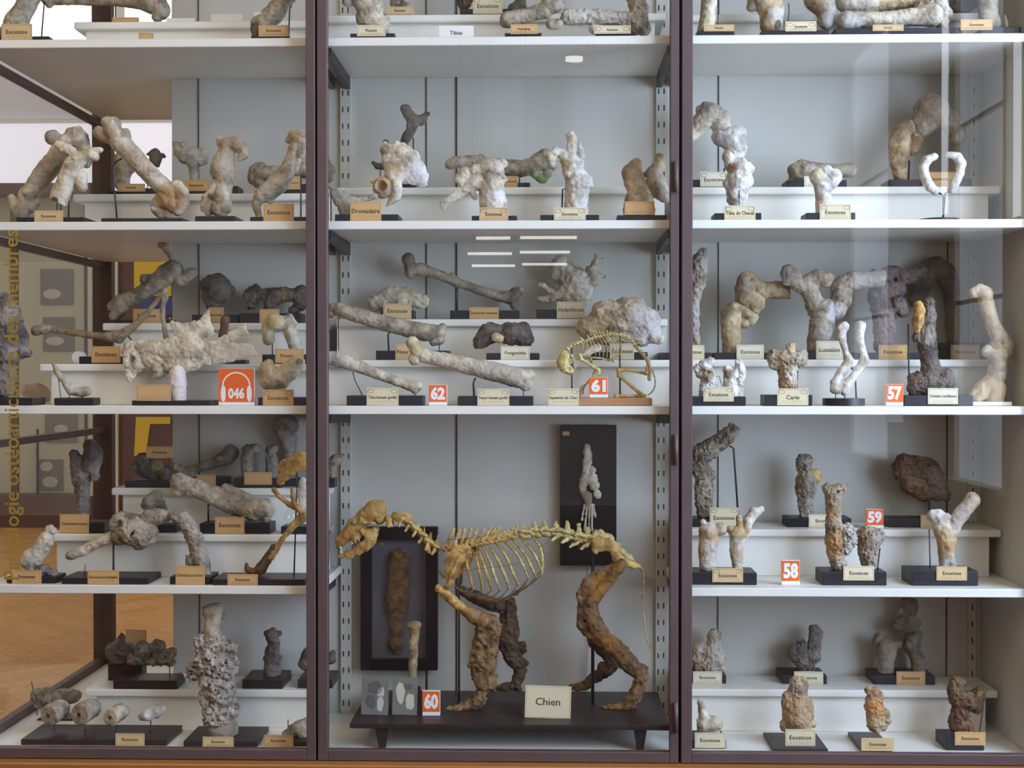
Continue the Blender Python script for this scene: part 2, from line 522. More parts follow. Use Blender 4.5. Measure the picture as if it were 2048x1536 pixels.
def mat_parquet():
    m, nt, N, L, b = _nt('parquet')
    tc = N.new('ShaderNodeTexCoord'); n = N.new('ShaderNodeTexNoise'); n.inputs['Scale'].default_value = 3.0; n.inputs['Detail'].default_value = 6
    mp = N.new('ShaderNodeMapping'); mp.inputs['Scale'].default_value = (1, 8, 1)
    L.new(tc.outputs['Object'], mp.inputs[0]); L.new(mp.outputs[0], n.inputs['Vector'])
    oi = N.new('ShaderNodeObjectInfo')
    r = N.new('ShaderNodeValToRGB')
    r.color_ramp.elements[0].position = 0.3; r.color_ramp.elements[0].color = srgb(190, 134, 74)
    r.color_ramp.elements[1].position = 0.75; r.color_ramp.elements[1].color = srgb(224, 170, 102)
    ma = N.new('ShaderNodeMath'); ma.operation = 'MULTIPLY_ADD'; ma.inputs[1].default_value = 0.22; ma.inputs[2].default_value = -0.1
    ad = N.new('ShaderNodeMath'); L.new(oi.outputs['Random'], ma.inputs[0]); L.new(ma.outputs[0], ad.inputs[0]); L.new(n.outputs[0], ad.inputs[1])
    L.new(ad.outputs[0], r.inputs[0]); L.new(r.outputs[0], b.inputs['Base Color'])
    b.inputs['Roughness'].default_value = 0.32
    MATS['parquet'] = m
mat_parquet()

# ------------------------------------------------------------------ hall (the setting)
XL = P(205, 800, 1.31)[0]           # plane of the vitrine's left glass
XR = P(1962, 800, 0.5)[0]           # inside of its right end wall
XP = P(345, 800, 0.5)[0]            # left end of the white partition
YB = 1.31                           # back of the vitrine
ZT = 3.3                            # top of the vitrine
def zat(u, v, Y): return P(u, v, Y)[2]

floor = box('floor', (-9, -11, -0.06), (9, 10, -0.012), 'far_wood', bev=0); tag(floor, kind='structure')
# herringbone blocks, built where the vitrine's glass lets the floor be seen
blk = box_mesh('parquet_block', (-0.0582, -0.2382, -0.011), (0.0582, 0.2382, 0.0), 0.0015)
blk.materials.append(MATS['parquet'])
Wb, Lb = 0.12, 0.48
nb = 0
cands = []
for i in range(-80, 120):
    for j in range(-12, 14):
        bx = i * Wb + j * 2 * Lb * 0.5 * 2; by = i * Wb
        # vertical block then horizontal block of the same step
        for kind, (cx, cy) in (('v', (bx + Wb / 2, by + Lb / 2)), ('h', (bx + Wb + Lb / 2, by + Wb / 2))):
            a = math.pi / 4
            X = cx * math.cos(a) - cy * math.sin(a); Yw = cx * math.sin(a) + cy * math.cos(a)
            X -= 3.6; Yw += 0.0
            cands.append((X, Yw, a + (0 if kind == 'v' else math.pi / 2)))
def px_of(x, y, z):
    q = _R.transposed() @ Vector((x, y + CAM_D, z - CAM_H))
    return 1024 + F_PX * q.x / -q.z, 768 - F_PX * q.y / -q.z
vis = []
for X, Yw, a in cands:
    if Yw < 0.9 or Yw > 9.2: continue
    u, v = px_of(X, Yw, 0)
    if -260 < u < 560 and 1020 < v < 1640: vis.append((Yw, X, a))
vis.sort()
for Yw, X, a in vis[:300]:
    o = link('parquet_block', blk, None, floor, (X, Yw, 0)); o.rotation_euler = (0, 0, a)
if len(vis) > 300:
    V_, F_ = [], []
    for Yw, X, a in vis[300:]:
        c, s = math.cos(a), math.sin(a); k0 = len(V_)
        for (dx, dy, z) in ((-.0575, -.2375, 0), (.0575, -.2375, 0), (.0575, .2375, 0), (-.0575, .2375, 0), (-.058, -.238, -.011), (.058, -.238, -.011), (.058, .238, -.011), (-.058, .238, -.011)):
            V_.append((X + dx * c - dy * s, Yw + dx * s + dy * c, z))
        F_ += [(k0, k0 + 1, k0 + 2, k0 + 3)] + [(k0 + i, k0 + 4 + i, k0 + 4 + (i + 1) % 4, k0 + (i + 1) % 4) for i in range(4)]
    tag(link('parquet_blocks', mesh_from('parquet_far', V_, F_), 'parquet', floor), kind='stuff')

mat_plain('far_plaster', (236, 234, 240), 0.8, 0.02, 2)
mat_emit('shade_glow', (236, 232, 246), 0.72)
wf = box('wall_far', (-9, 9.6, 0), (9, 9.8, 9), 'far_plaster', bev=0); tag(wf, kind='structure')
wb = box('wall_back', (-9, -11.2, 0), (9, -11, 9), 'wall_paint', bev=0); tag(wb, kind='structure')
mat_plain('warm_bounce_brown', (150, 118, 84), 0.6, 0.1, 2, stretch=(1, 1, 5))
wl = box('blocker_wall_left', (-5.2, -11, 0), (-5.0, -0.6, 6.5), 'warm_bounce_brown', bev=0); tag(wl, kind='structure')  # unseen wall added to cut ambient light and bounce warm tone
wr = box('wall_right', (3.05, -11, 0), (3.25, 10, 7), 'wall_paint', bev=0); tag(wr, kind='structure')

def window(n, x, y0, y1, z0, z1, mat, bars=2):
    o = empty('window_%d' % n, (x, (y0 + y1) / 2, z0), kind='structure')
    org = o.location
    box('pane', (x - 0.01, y0, z0), (x - 0.004, y1, z1), mat, o, 0, org)
    fr = 0.06
    if not bars:
        box('frame', (x - 0.014, y0 - 0.02, z0 - 0.02), (x - 0.0101, y1 + 0.02, z0), 'white_paint', o, 0, org)
        return o
    for nm, a, b in (('frame', (x - 0.05, y0 - fr, z0 - fr), (x, y0, z1 + fr)), ('frame', (x - 0.05, y1, z0 - fr), (x, y1 + fr, z1 + fr)),
                     ('frame', (x - 0.05, y0, z1), (x, y1, z1 + fr)), ('sill', (x - 0.12, y0 - fr, z0 - fr), (x, y1 + fr, z0))):
        box(nm, a, b, 'white_paint', o, 0.004, org)
    for i in range(1, bars + 1):
        z = z0 + (z1 - z0) * i / (bars + 1)
        box('glazing_bar', (x - 0.04, y0, z - 0.015), (x - 0.01, y1, z + 0.015), 'white_paint', o, 0, org)
    return o
window(1, 3.05, -3.8, -2.4, 0.78, 5.2, 'daylight')
window(7, 3.05, -2.1, -0.7, 0.78, 5.2, 'daylight')
window(2, 3.05, -5.35, -4.35, 0.78, 4.6, 'daylight_dim')
window(3, 3.05, -8.6, -7.2, 0.78, 4.6, 'daylight_dim')
window(4, 3.05, -4.27, -4.15, 2.55, 3.7, 'daylight_slit', 0)
window(5, 3.05, -5.80, -5.66, 2.75, 4.9, 'daylight_slit', 0)
# clerestory of the far wall, seen over the left shelves
cw = empty('window_6', (-5, 9.6, 5.1), kind='structure')
for i in range(4):
    x0 = -8.6 + i * 2.05
    box('pane', (x0, 9.57, 5.1), (x0 + 1.95, 9.585, 8.2), 'daylight_far', cw, 0, cw.location)
    box('frame', (x0 - 0.1, 9.54, 5.0), (x0, 9.6, 8.3), 'white_paint', cw, 0, cw.location)

bw = empty('window_8', (-5, 9.6, 3.45), kind='structure')
box('blind', (-8.8, 9.56, 3.45), (-2.2, 9.585, 4.22), 'shade_glow', bw, 0, bw.location)
box('frame', (-8.9, 9.54, 4.22), (-2.1, 9.6, 4.27), 'white_paint', bw, 0, bw.location)
# lamps hanging in the hall behind the viewer (seen mirrored in the glass)
def lamp_row(u0, u1, v, Yv, lab):
    a = P(u0, v, -Yv); b = P(u1, v, -Yv)
    o = empty('tube_lamp', ((a[0] + b[0]) / 2, Yv, a[2]), lab, 'lamp', 'tube lamps of the hall')
    link('tube', tube_mesh('tube', [(a[0], Yv, a[2]), (b[0], Yv, a[2])], 0.014, 10, o.location), 'tube_glow', o)
    box('housing', (a[0] - 0.03, Yv - 0.05, a[2] + 0.03), (b[0] + 0.03, Yv + 0.05, a[2] + 0.08), 'sign_white', o, 0.004, o.location)
    for x in (a[0] + 0.05, b[0] - 0.05):
        link('hanger', tube_mesh('hanger', [(x, Yv, a[2] + 0.08), (x, Yv, 6.5)], 0.004, 6, o.location), 'iron', o)
for (u0, u1, v, Yv, w1) in ((953, 1021, 477, -7.4, 'top row, short left'), (1040, 1153, 476, -7.4, 'top row, long right'), (936, 1024, 508, -8.6, 'middle row, left'),
                            (1040, 1140, 505, -8.6, 'middle row, right'), (944, 1030, 532, -10.2, 'lowest row, left'), (1044, 1134, 529, -10.2, 'lowest row, right')):
    lamp_row(u0, u1, v, Yv, 'fluorescent tube mirrored in the centre glass, ' + w1)
mat_emit('panel_glow', (255, 226, 184), 22.0)
for i, (lx, ly) in enumerate(((-2.6, -2.2), (-2.6, -4.6))):
    o = empty('ceiling_lamp', (lx, ly, 4.3), ('warm hall lamp hanging left of the viewer, nearer the case', 'warm hall lamp hanging left of the viewer, farther from the case')[i], 'lamp', 'warm hall lamps')
    box('diffuser', (lx - 0.18, ly - 0.6, 4.3), (lx + 0.18, ly + 0.6, 4.33), 'panel_glow', o, 0, o.location)
    box('housing', (lx - 0.2, ly - 0.62, 4.331), (lx + 0.2, ly + 0.62, 4.39), 'sign_white', o, 0.004, o.location)
    for dy in (-0.4, 0.4):
        link('hanger', tube_mesh('hanger', [(lx, ly + dy, 4.39), (lx, ly + dy, 6.5)], 0.004, 6, o.location), 'iron', o)
c = P(1148, 124, 7.0)
o = empty('pendant_lamp', (c[0], -7.0, c[2]), 'bright oval lamp mirrored under the top centre shelf', 'lamp')
link('glow_disc', cylinder_mesh('glow', (c[0], -7.0, c[2]), 0.075, 0.035, 24, o.location, ry=0.05), 'tube_glow', o)
link('hanger', tube_mesh('hanger', [(c[0], -7, c[2] + 0.035), (c[0], -7, 6.5)], 0.004, 6, o.location), 'iron', o)
for i, u in enumerate((888, 950, 1012, 1148, 1214, 1284)):
    c = P(u, 104, 10.95)
    o = empty('framed_rosette', (c[0], -10.95, c[2]), 'framed round rosette mirrored under the top shelf, %s' % ('first', 'second', 'third', 'fourth', 'fifth', 'sixth')[i] + ' from the left', 'picture', 'framed rosettes on the back wall')
    w = 0.165
    box('mount', (c[0] - w, -10.99, c[2] - w), (c[0] + w, -10.96, c[2] + w), 'photo_pale', o, 0, o.location)
    for a in (-1, 1):
        box('frame', (c[0] + a * w - 0.012, -11.0, c[2] - w), (c[0] + a * w + 0.012, -10.94, c[2] + w), 'iron', o, 0, o.location)
        box('frame', (c[0] - w, -11.0, c[2] + a * w - 0.012), (c[0] + w, -10.94, c[2] + a * w + 0.012), 'iron', o, 0, o.location)
    me = cylinder_mesh('rosette', (0, 0, 0), 0.075, 0.02, 24)
    ro = link('rosette', me, 'photo_shade', o); ro.rotation_euler = (math.pi / 2, 0, 0)

# far vitrine seen through the left glass
YF = 8.5
fv = empty('wooden_display_case', (P(60, 1058, YF)[0], YF, 0), 'distant wooden display case with pale panel seen through the left glass', 'display case')
def fbox(nm, u0, v0, u1, v1, m, d0=0.0, d1=0.05, par=fv):
    a = P(u0, v1, YF); b = P(u1, v0, YF)
    return box(nm, (a[0], YF + d0, max(a[2], 0.0)), (b[0], YF + d1, b[2]), m, par, 0, fv.location)
fbox('back_panel', -140, 382, 196, 992, 'far_panel', 0.3, 0.34)
fbox('base_cabinet', -140, 992, 240, 1060, 'far_wood', 0.0, 0.6)
fbox('top_rail', -140, 366, 196, 388, 'far_wood', -0.02, 0.6)
fbox('post', 22, 388, 32, 1000, 'far_wood', 0.0, 0.06)
fbox('post', 155, 388, 157, 992, 'iron', 0.2, 0.24)
fbox('post', 57, 860, 59, 992, 'iron', 0.2, 0.24)
fbox('side_panel', 178, 388, 196, 992, 'wall_paint', 0.0, 0.06)
def far_photo(u0, v0, u1, v1, blobs, lab):
    Yp = YF + 0.28
    a = P(u0, v1, Yp); b = P(u1, v0, Yp)
    o = empty('pinned_photograph', (a[0], Yp, a[2]), lab, 'photograph', 'photographs in the far case')
    box('print', (a[0], Yp, a[2]), (b[0], Yp + 0.012, b[2]), 'photo_grey', o, 0, o.location)
    for (bu, bv, ru, rv) in blobs:
        c = P(bu, bv, Yp - 0.006); s = mpp(Yp)
        V_ = [(c[0] + math.cos(t) * ru * s - a[0], -0.004, c[2] + math.sin(t) * rv * s - a[2]) for t in [2 * math.pi * k / 20 for k in range(20)]]
        link('skull_print', mesh_from('skull_print', V_, [tuple(range(20))[::-1]]), 'photo_pale', o)
far_photo(81, 538, 145, 609, [(104, 588, 18, 10)], 'grey skull photograph high on the distant pale panel')
far_photo(86, 634, 147, 702, [(110, 682, 19, 9)], 'grey skull photograph at middle height on the distant panel')
far_photo(90, 820, 153, 885, [(122, 858, 14, 9)], 'grey skull photograph just below the third left shelf')
far_photo(73, 919, 125, 981, [(93, 933, 13, 10), (100, 964, 16, 11)], 'lowest photograph of two pale skulls on the distant panel')
# wooden door with poster beyond the post
dr = empty('door_1', (P(250, 1058, 8.3)[0], 8.3, 0), kind='structure')
a = P(236, 1060, 8.3); b = P(360, 505, 8.3)
box('door_leaf', (a[0], 8.3, 0), (b[0], 8.36, b[2]), 'far_wood', dr, 0, dr.location)
box('jamb', (P(226, 0, 8.28)[0], 8.26, 0), (P(234, 0, 8.28)[0], 8.36, b[2] + 0.1), 'wall_paint', dr, 0, dr.location)
a = P(268, 592, 8.285); b = P(342, 522, 8.285)
po = empty('yellow_poster', (a[0], 8.285, a[2]), 'bright yellow poster behind the second left shelf compartment', 'poster')
box('sheet', (a[0], 8.285, a[2]), (b[0], 8.299, b[2]), 'poster_yellow', po, 0, po.location)
a = P(278, 632, 8.27); b = P(345, 598, 8.27)
bl = empty('blue_cloth', (a[0], 8.27, a[2]), 'blue cloth patch seen behind the crossed bones, far away', 'cloth')
box('cloth', (a[0], 8.27, a[2]), (b[0], 8.299, b[2]), 'cloth_blue', bl, 0.01, bl.location)
pts = [(268, 912), (272, 834), (340, 834), (340, 848), (300, 848), (292, 905)]
po2 = empty('yellow_arrow_sign', tuple(P(268, 912, 8.285)), 'yellow hooked sign behind the third left shelf compartment', 'sign')
poly_prism('sheet', [tuple(P(u, v, 8.285)[[0, 2]]) for u, v in pts], 1, 8.285, 8.299, 'poster_yellow', po2, po2.location)

# ------------------------------------------------------------------ the vitrine
case = empty('display_case', (0, 0.6, 0), 'tall brown steel and glass vitrine with white shelves', 'display case')
CO = case.location
def cbox(name, lo, hi, mat, bev=0.0015, seg=1, par=None):
    return box(name, lo, hi, mat, par or case, bev, CO if par is None else CO, seg)
ZF = zat(1024, 1507, 0.0)            # white bottom board of the vitrine
zb0, zb1 = zat(1024, 1524, -0.03), zat(1024, 1503, -0.03)
x = lambda u, Y=-0.03: P(u, 800, Y)[0]
XRo = XR + 0.03
cbox('plinth', (XL - 0.05, -0.075, 0.0), (XRo + 0.3, YB + 0.05, zb0 - 0.002), 'plinth_wood', 0.004)
cbox('bottom_board', (XL + 0.02, 0.004, zb0), (XRo, YB - 0.03, ZF), 'white_paint')
cbox('top_board', (XL, -0.03, ZT), (XRo + 0.04, YB, ZT + 0.05), 'steel_brown')
for u0, u1 in ((612, 630.5), (634.5, 655), (1340, 1357.5), (1363, 1385)):
    cbox('door_stile', (x(u0), -0.03, zb0), (x(u1), 0.0, ZT), 'steel_brown', 0.002)
for u0, u1 in ((622, 645), (1350, 1374)):
    cbox('mullion', (x(u0), 0.0, zb0), (x(u1), 0.025, ZT), 'steel_dark', 0.001)
for u0, u1 in ((XL + 0.03, x(612)), (x(655), x(1340)), (x(1385), XRo)):
    cbox('bottom_rail', (u0, -0.03, zb0), (u1, 0.002, zb1), 'steel_brown', 0.002)
    cbox('top_rail', (u0, -0.03, ZT - 0.04), (u1, 0.002, ZT), 'steel_brown', 0.002)
    cbox('glass_pane', (u0, -0.018, zb1), (u1, -0.013, ZT - 0.04), 'glass', 0)
cbox('corner_post', (XL - 0.012, -0.03, zb0), (XL + 0.03, 0.02, ZT), 'steel_brown', 0.002)
pa, pb = P(190, 800, YB)[0], P(228, 800, YB)[0]
cbox('corner_post', (pa, YB - 0.03, zb0), (pb, YB + 0.02, ZT), 'steel_brown', 0.002)
cbox('glass_pane', (XL, 0.02, zb0 + 0.05), (XL + 0.005, YB - 0.03, ZT), 'glass_side', 0)
cbox('glass_pane', (pb, YB - 0.002, zb0 + 0.05), (XP + 0.2, YB + 0.003, ZT), 'glass_side', 0)
cbox('side_rail', (XL - 0.012, 0.02, zb0), (XL + 0.02, YB - 0.03, zb0 + 0.05), 'steel_brown', 0.002)
cbox('back_rail', (pb, YB - 0.03, zb0), (XRo, YB + 0.01, zb0 + 0.05), 'steel_brown', 0.002)
# white partition, its seams, right end wall
zS = {'S1': zat(1000, 73, 0.03), 'S2': zat(1000, 441, 0.03), 'S3': zat(1000, 812, 0.03), 'S4': zat(1000, 1174, 0.03), 'F': ZF}
TH = 17 * mpp(0.03)
cbox('partition', (XP, 0.5, ZF), (XRo, 0.52, ZT), 'panel_paint', 0.001)
cbox('end_wall', (XR, 0.004, ZF), (XRo, YB - 0.03, ZT), 'panel_paint', 0.001)
for u, w in ((398, 1.6), (853, 1.8), (913, 3.2), (1437, 1.4), (1895, 2.2)):
    c = P(u, 600, 0.498)[0]; hw = w * mpp(0.5) / 2
    cbox('panel_seam', (c - hw, 0.496, ZF if u != 853 else zS['S3']), (c + hw, 0.5005, ZT), 'seam', 0)
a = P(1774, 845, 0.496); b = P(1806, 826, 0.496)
cbox('reflection_plate', (a[0], 0.494, a[2]), (b[0], 0.5, b[2]), 'sign_white', 0.001)  # white plate put in to stand for a bright reflection
# slotted uprights
def slots(us, vlo, Y=0.4855):
    V_, F_ = [], []
    z = ZF + 0.03
    while z < ZT - 0.05:
        for u in us:
            c = P(u, 600, Y)[0]; k0 = len(V_)
            for dx, dz in ((-.0022, 0), (.0022, 0), (.0022, .02), (-.0022, .02)):
                for dy in (0, 0.002): V_.append((c + dx - CO[0], Y + dy - 0.0006 - CO[1], z + dz - CO[2]))
            F_ += [(k0, k0 + 2, k0 + 4, k0 + 6)] + [(k0 + 2 * i, k0 + 2 * i + 1, k0 + (2 * i + 3) % 8, k0 + (2 * i + 2) % 8) for i in range(4)]
        z += 33 * mpp(0.5)
    return V_, F_
for us, ext in (((686, 697), (680, 702)), ((1317, 1328), (1312, 1336)), ((1947,), (1940, 1956))):
    o = cbox('slotted_upright', (P(ext[0], 0, .49)[0], 0.486, ZF), (P(ext[1], 0, .49)[0], 0.5, ZT), 'rail_paint', 0.001)
    tag(link('slot_row', mesh_from('slot_row', *slots(us, 0)), 'slot', o), kind='stuff')
# shelves (boards run round the glazed left end) and their brackets
XA, XB = x(633), x(1361)
def shelf(key, bay):
    z = zS[key]
    if bay == 'L':
        a = XL + 0.022
        if key == 'S4': pts = [(a, 0.03), (XA - 0.002, 0.03), (XA - 0.002, 0.495), (x(105, .24), 0.495), (x(105, .24), 0.26), (a, 0.26)]
        else: pts = [(a, 0.03), (XA - 0.002, 0.03), (XA - 0.002, 0.495), (XP - 0.004, 0.495), (XP - 0.004, YB - 0.035), (a, YB - 0.035)]
        return poly_prism('shelf', pts, 2, z - TH, z, 'white_paint', case, CO, 0.002)
    a, b = {'C': (XA + 0.002, XB - 0.002), 'R': (XB + 0.002, XR - 0.001)}[bay]
    return cbox('shelf', (a, 0.03, z - TH), (b, 0.495, z), 'white_paint', 0.002)
for key in ('S1', 'S2', 'S3', 'S4'):
    for bay in 'LCR':
        if key == 'S4' and bay == 'C': continue
        shelf(key, bay)
for key in ('S1', 'S2', 'S3', 'S4'):
    z = zS[key] - TH
    for xx, sgn in ((XA, 1), (XB, -1)):
        for s2 in (1, -1):
            if key == 'S4' and s2 == sgn: continue
            xc = xx + s2 * (0.026 if s2 == sgn else 0.03)
            poly_prism('shelf_bracket', [(0.05, z - 0.030), (0.05, z - 0.001), (0.485, z - 0.001), (0.485, z - 0.045)], 0, xc - 0.010, xc + 0.010, 'steel_dark', case, CO)
for zz in (zS['S1'] - TH - 0.012, zS['S2'] - TH - 0.004, CAM_H - 0.238):
    cbox('side_bar', (XL - 0.004, 0.03, zz - 0.026), (XL + 0.026, YB - 0.03, zz), 'steel_brown', 0.002)
for v0, v1 in ((322, 384), (869, 930), (1405, 1466)):
    a = P(1352, v1, -0.04); b = P(1352, v0, -0.04)
    o = link('hinge', tube_mesh('hinge', [a, b], 0.0075, 12, CO), 'steel_brown', case)
tube = None
# gold lettering on the left pane
gl_rot = (Matrix.Rotation(math.pi / 2, 3, 'Y').inverted() @ Matrix.Rotation(math.pi / 2, 3, 'X')).to_euler()
za, zb_ = P(30, 1162, -0.0195)[2], P(16, 462, -0.0195)[2]
words_ = ('Pathologie', 'ost\u00e9oarticulaire', 'des', 'membres')
ms_ = [text_mesh('gold_lettering', t_, 0.072, 0.0006, 0.0003, 'LEFT') for t_ in words_]
gap_ = 0.024; f_ = (zb_ - za) / (sum(m_[1] for m_ in ms_) + gap_ * 3); zc_ = za
for (me, w) in ms_:
    gl = tag(link('gold_lettering', me, 'gold_letter', case), kind='stuff')
    gl.scale = (f_, 1, 1); gl.rotation_euler = gl_rot
    gl.location = Vector((P(24, 800, -0.0195)[0], -0.0195, zc_)) - CO
    zc_ += (w + gap_) * f_

# ------------------------------------------------------------------ stepped white risers standing on the shelves
SURF = dict(zS)
def riser(key, surf, u0, u1, steps, lab, e0=18, e1=0):
    """steps: (name, v of lip top, Y of lip); u extents read at the lip"""
    zb = SURF[surf]
    Y0 = steps[0][2]; xa, xb = x(u0, Y0), x(u1, Y0)
    um = (u0 + u1) / 2
    r = empty('step_riser', ((xa + xb) / 2, 0.4, zb + 0.0005), lab, 'riser', 'white stepped risers')
    for i, stp in enumerate(steps):
        nm, v, Y = stp[:3]
        zt = zat(um, v, Y); th = 15 * mpp(Y)
        xs = x(u0 if i == 0 else steps[i][3], Y) if len(steps[i]) > 3 or i == 0 else xa
        Yb = 0.4845
        o = box('tread', (xs, Y, zt - th), (xb, Yb, zt), 'white_paint', r, 0.007, r.location, 3)
        ins = 0.035
        box('front_board', (xs + (ins if e0 else 0), Y + 0.022, zb + 0.0005), (xb - (ins if e1 else 0), Y + 0.04, zt - th), 'white_paint', r, 0.001, r.location)
        if e0: box('end_board', (xs + ins, Y + 0.041, zb + 0.0005), (xs + ins + 0.018, Yb, zt - th), 'white_paint', r, 0.001, r.location)
        if e1: box('end_board', (xb - ins - 0.018, Y + 0.041, zb + 0.0005), (xb - ins, Yb, zt - th), 'white_paint', r, 0.001, r.location)
        SURF[nm] = zt
    return r
riser('a', 'S1', 150, 636, [('S1L', 42, 0.25)], 'single white step on the top shelf of the left bay')
riser('b', 'S1', 652, 1330, [('S1C', 28, 0.25)], 'single white step on the top shelf of the centre bay', 0, 18)
riser('c', 'S1', 1382, 1990, [('S1R', 27, 0.25)], 'single white step on the top shelf of the right bay', 0, 0)
riser('d', 'S2', 146, 638, [('S2L', 387, 0.25)], 'single white step on the second shelf of the left bay')
riser('e', 'S2', 652, 1330, [('S2C', 374, 0.25)], 'single white step on the second shelf of the centre bay', 0, 0)
riser('f', 'S2', 1382, 2000, [('S2R', 373, 0.25)], 'single white step on the second shelf of the right bay', 0, 18)
riser('g', 'S3', 78, 640, [('S3L1', 728, 0.17), ('S3L2', 646, 0.33, 205)], 'white double step on the third shelf of the left bay')
riser('h', 'S3', 652, 1344, [('S3C1', 720, 0.17), ('S3C2', 638, 0.33, 672)], 'white double step on the third shelf of the centre bay', 0, 0)
riser('i', 'S3', 1382, 2006, [('S3R', 719, 0.22)], 'single white step on the third shelf of the right bay', 0, 0)
riser('j', 'S4', 88, 642, [('S4L1', 1069, 0.20), ('S4L2', 976, 0.35, 222)], 'white double step on the fourth shelf of the left bay')
riser('k', 'S4', 1382, 2004, [('S4R', 1059, 0.27)], 'single white step on the fourth shelf of the right bay', 0, 18)
riser('l', 'F', 167, 642, [('FL', 1380, 0.27)], 'low white step on the bottom board of the left bay')
riser('m', 'F', 1382, 1998, [('FR', 1380, 0.27)], 'low white step on the bottom board of the right bay', 0, 18)
# ------------------------------------------------------------------ mounted specimens
class Sp:
    """one mounted specimen: an Empty on the shelf that parents its block, card, rods and bones"""
    n = 0
    def __init__(s, name, label, surf, Y, u, cat='bone specimen', group=None):
        Sp.n += 1
        s.id = Sp.n
        s.z = SURF[surf] + 0.0006
        s.Y = Y; s.Yb = Y + 0.045
        s.top = s.z
        s.o = empty(name, (P(cu_(u), 800, Y)[0], Y, s.z), label, cat, group)
        s.org = s.o.location.copy()
    def base(s, u0, u1, v0, dep=0.09, mat='base_black', bev=0.0025, d0=0.0):
        a, b = P(cu_(u0), 800, s.Y)[0], P(cu_(u1), 800, s.Y)[0]
        zt = max(zat(cu_((u0 + u1) / 2), cv_(v0), s.Y), s.z + 0.006)
        box('base_block', (a, s.Y + d0, s.z), (b, s.Y + d0 + dep, zt), mat, s.o, bev, s.org, 2)
        s.Yb = s.Y + d0 + dep / 2; s.top = zt
        return s
    def disc(s, u0, u1, v0, mat='base_black'):
        a, b = P(cu_(u0), 800, s.Y)[0], P(cu_(u1), 800, s.Y)[0]
        r = (b - a) / 2; zt = zat(cu_(u0), cv_(v0), s.Y)
        h = max(zt - s.z, 0.008)
        link('base_disc', cylinder_mesh('base_disc', ((a + b) / 2, s.Y + r, s.z), r, h, 40, s.org), mat, s.o)
        s.Yb = s.Y + r; s.top = s.z + h
        return s
    def card(s, u0, v0, u1, v1, text='', mat='card_tan', style=1, dY=0.004, tilt=0.0, sub=True):
        Yc = s.Y - dY
        a, b = P(cu_(u0), cv_(v1), Yc), P(cu_(u1), cv_(v0), Yc)
        z0 = max(a[2], s.z + 0.0004); z1 = max(b[2], z0 + 0.02); w = b[0] - a[0]; h = z1 - z0
        c = link('label_card', box_mesh('label_card', (-w / 2, 0, 0), (w / 2, 0.0018, h), 0.0003), mat, s.o)
        c.location = Vector(((a[0] + b[0]) / 2, Yc, z0)) - s.org
        c.rotation_euler = (0, tilt, 0)
        card_print(c, w, h, text, style, sub)
        s.c = c
        return s
    def rod(s, *pts, r=1.3, Yo=0.0, name='support_rod'):
        q = [P(cu_(p[0]), cv_(p[1]), s.Yb + Yo) for p in pts]
        q[-1][2] = min(q[-1][2], s.top)
        link(name, tube_mesh(name, q, r * mpp(s.Yb), 7, s.org), 'iron', s.o)
        return s
    def bone(s, name, *strokes, m='pale', Yo=0.0, stains=(), **kw):
        kw.setdefault('rs', 1.1)
        kw.setdefault('zmin', s.z + 0.0006)
        me = sdf_mesh(name, strokes, s.Yb + Yo, s.org, stains=stains, seed=s.id * 3 + len(s.o.children), **kw)
        link(name, me, m, s.o)
        return s

def quad_strip(rects, y):
    V_, F_ = [], []
    for (x0, z0, x1, z1) in rects:
        k = len(V_)
        V_ += [(x0, y, z0), (x1, y, z0), (x1, y, z1), (x0, y, z1)]; F_.append((k, k + 1, k + 2, k + 3))
    return V_, F_

def card_print(c, w, h, text, style, sub=True):
    """flat print of a museum card: frame, corner medallions, heading, a line of small script"""
    y = -0.0005
    t = 0.0007; g = 0.0035
    if style >= 1:
        R = [(-w / 2 + g, g, w / 2 - g, g + t), (-w / 2 + g, h - g - t, w / 2 - g, h - g), (-w / 2 + g, g, -w / 2 + g + t, h - g), (w / 2 - g - t, g, w / 2 - g, h - g)]
        link('printed_frame', mesh_from('printed_frame', *quad_strip(R, y)), 'ink_soft', c)
    if style >= 2:
        for sx in (-1, 1):
            cx, cz = sx * (w / 2 - g - 0.011), h - g - 0.008
            V_, F_ = [], []
            for k in range(16):
                a = 2 * math.pi * k / 16
                V_ += [(cx + 0.0105 * math.cos(a), y, cz + 0.0065 * math.sin(a)), (cx + 0.0092 * math.cos(a), y, cz + 0.0054 * math.sin(a))]
            F_ = [(2 * k, (2 * k + 2) % 32, (2 * k + 3) % 32, 2 * k + 1) for k in range(16)]
            link('medallion', mesh_from('medallion', V_, F_), 'ink_soft', c)
    if text:
        hs = min(0.021 if h < 0.085 else 0.036, h * 0.36)
        me, tw = text_mesh('heading', text, hs, 0.0002)
        if tw > 0:
            f = min(1.0, (w - 0.012) / tw)
            o = link('heading', me, 'ink', c, (0, y - 0.0002, h * (0.5 if style < 2 else 0.46)))
            o.rotation_euler = (math.pi / 2, 0, 0); o.scale = (f, 1 if f > 0.8 else max(f, 0.7), 1)
    if sub and h > 0.03:
        R = []
        rr = random.Random(int(w * 1e5))
        for zz in (0.25, 0.16):
            xx = -w * 0.36
            while xx < w * 0.34:
                l = rr.uniform(0.004, 0.012)
                R.append((xx, h * zz, min(xx + l, w * 0.38), h * zz + 0.0009)); xx += l + 0.003
        link('small_script', mesh_from('small_script', *quad_strip(R, y)), 'ink_soft', c)

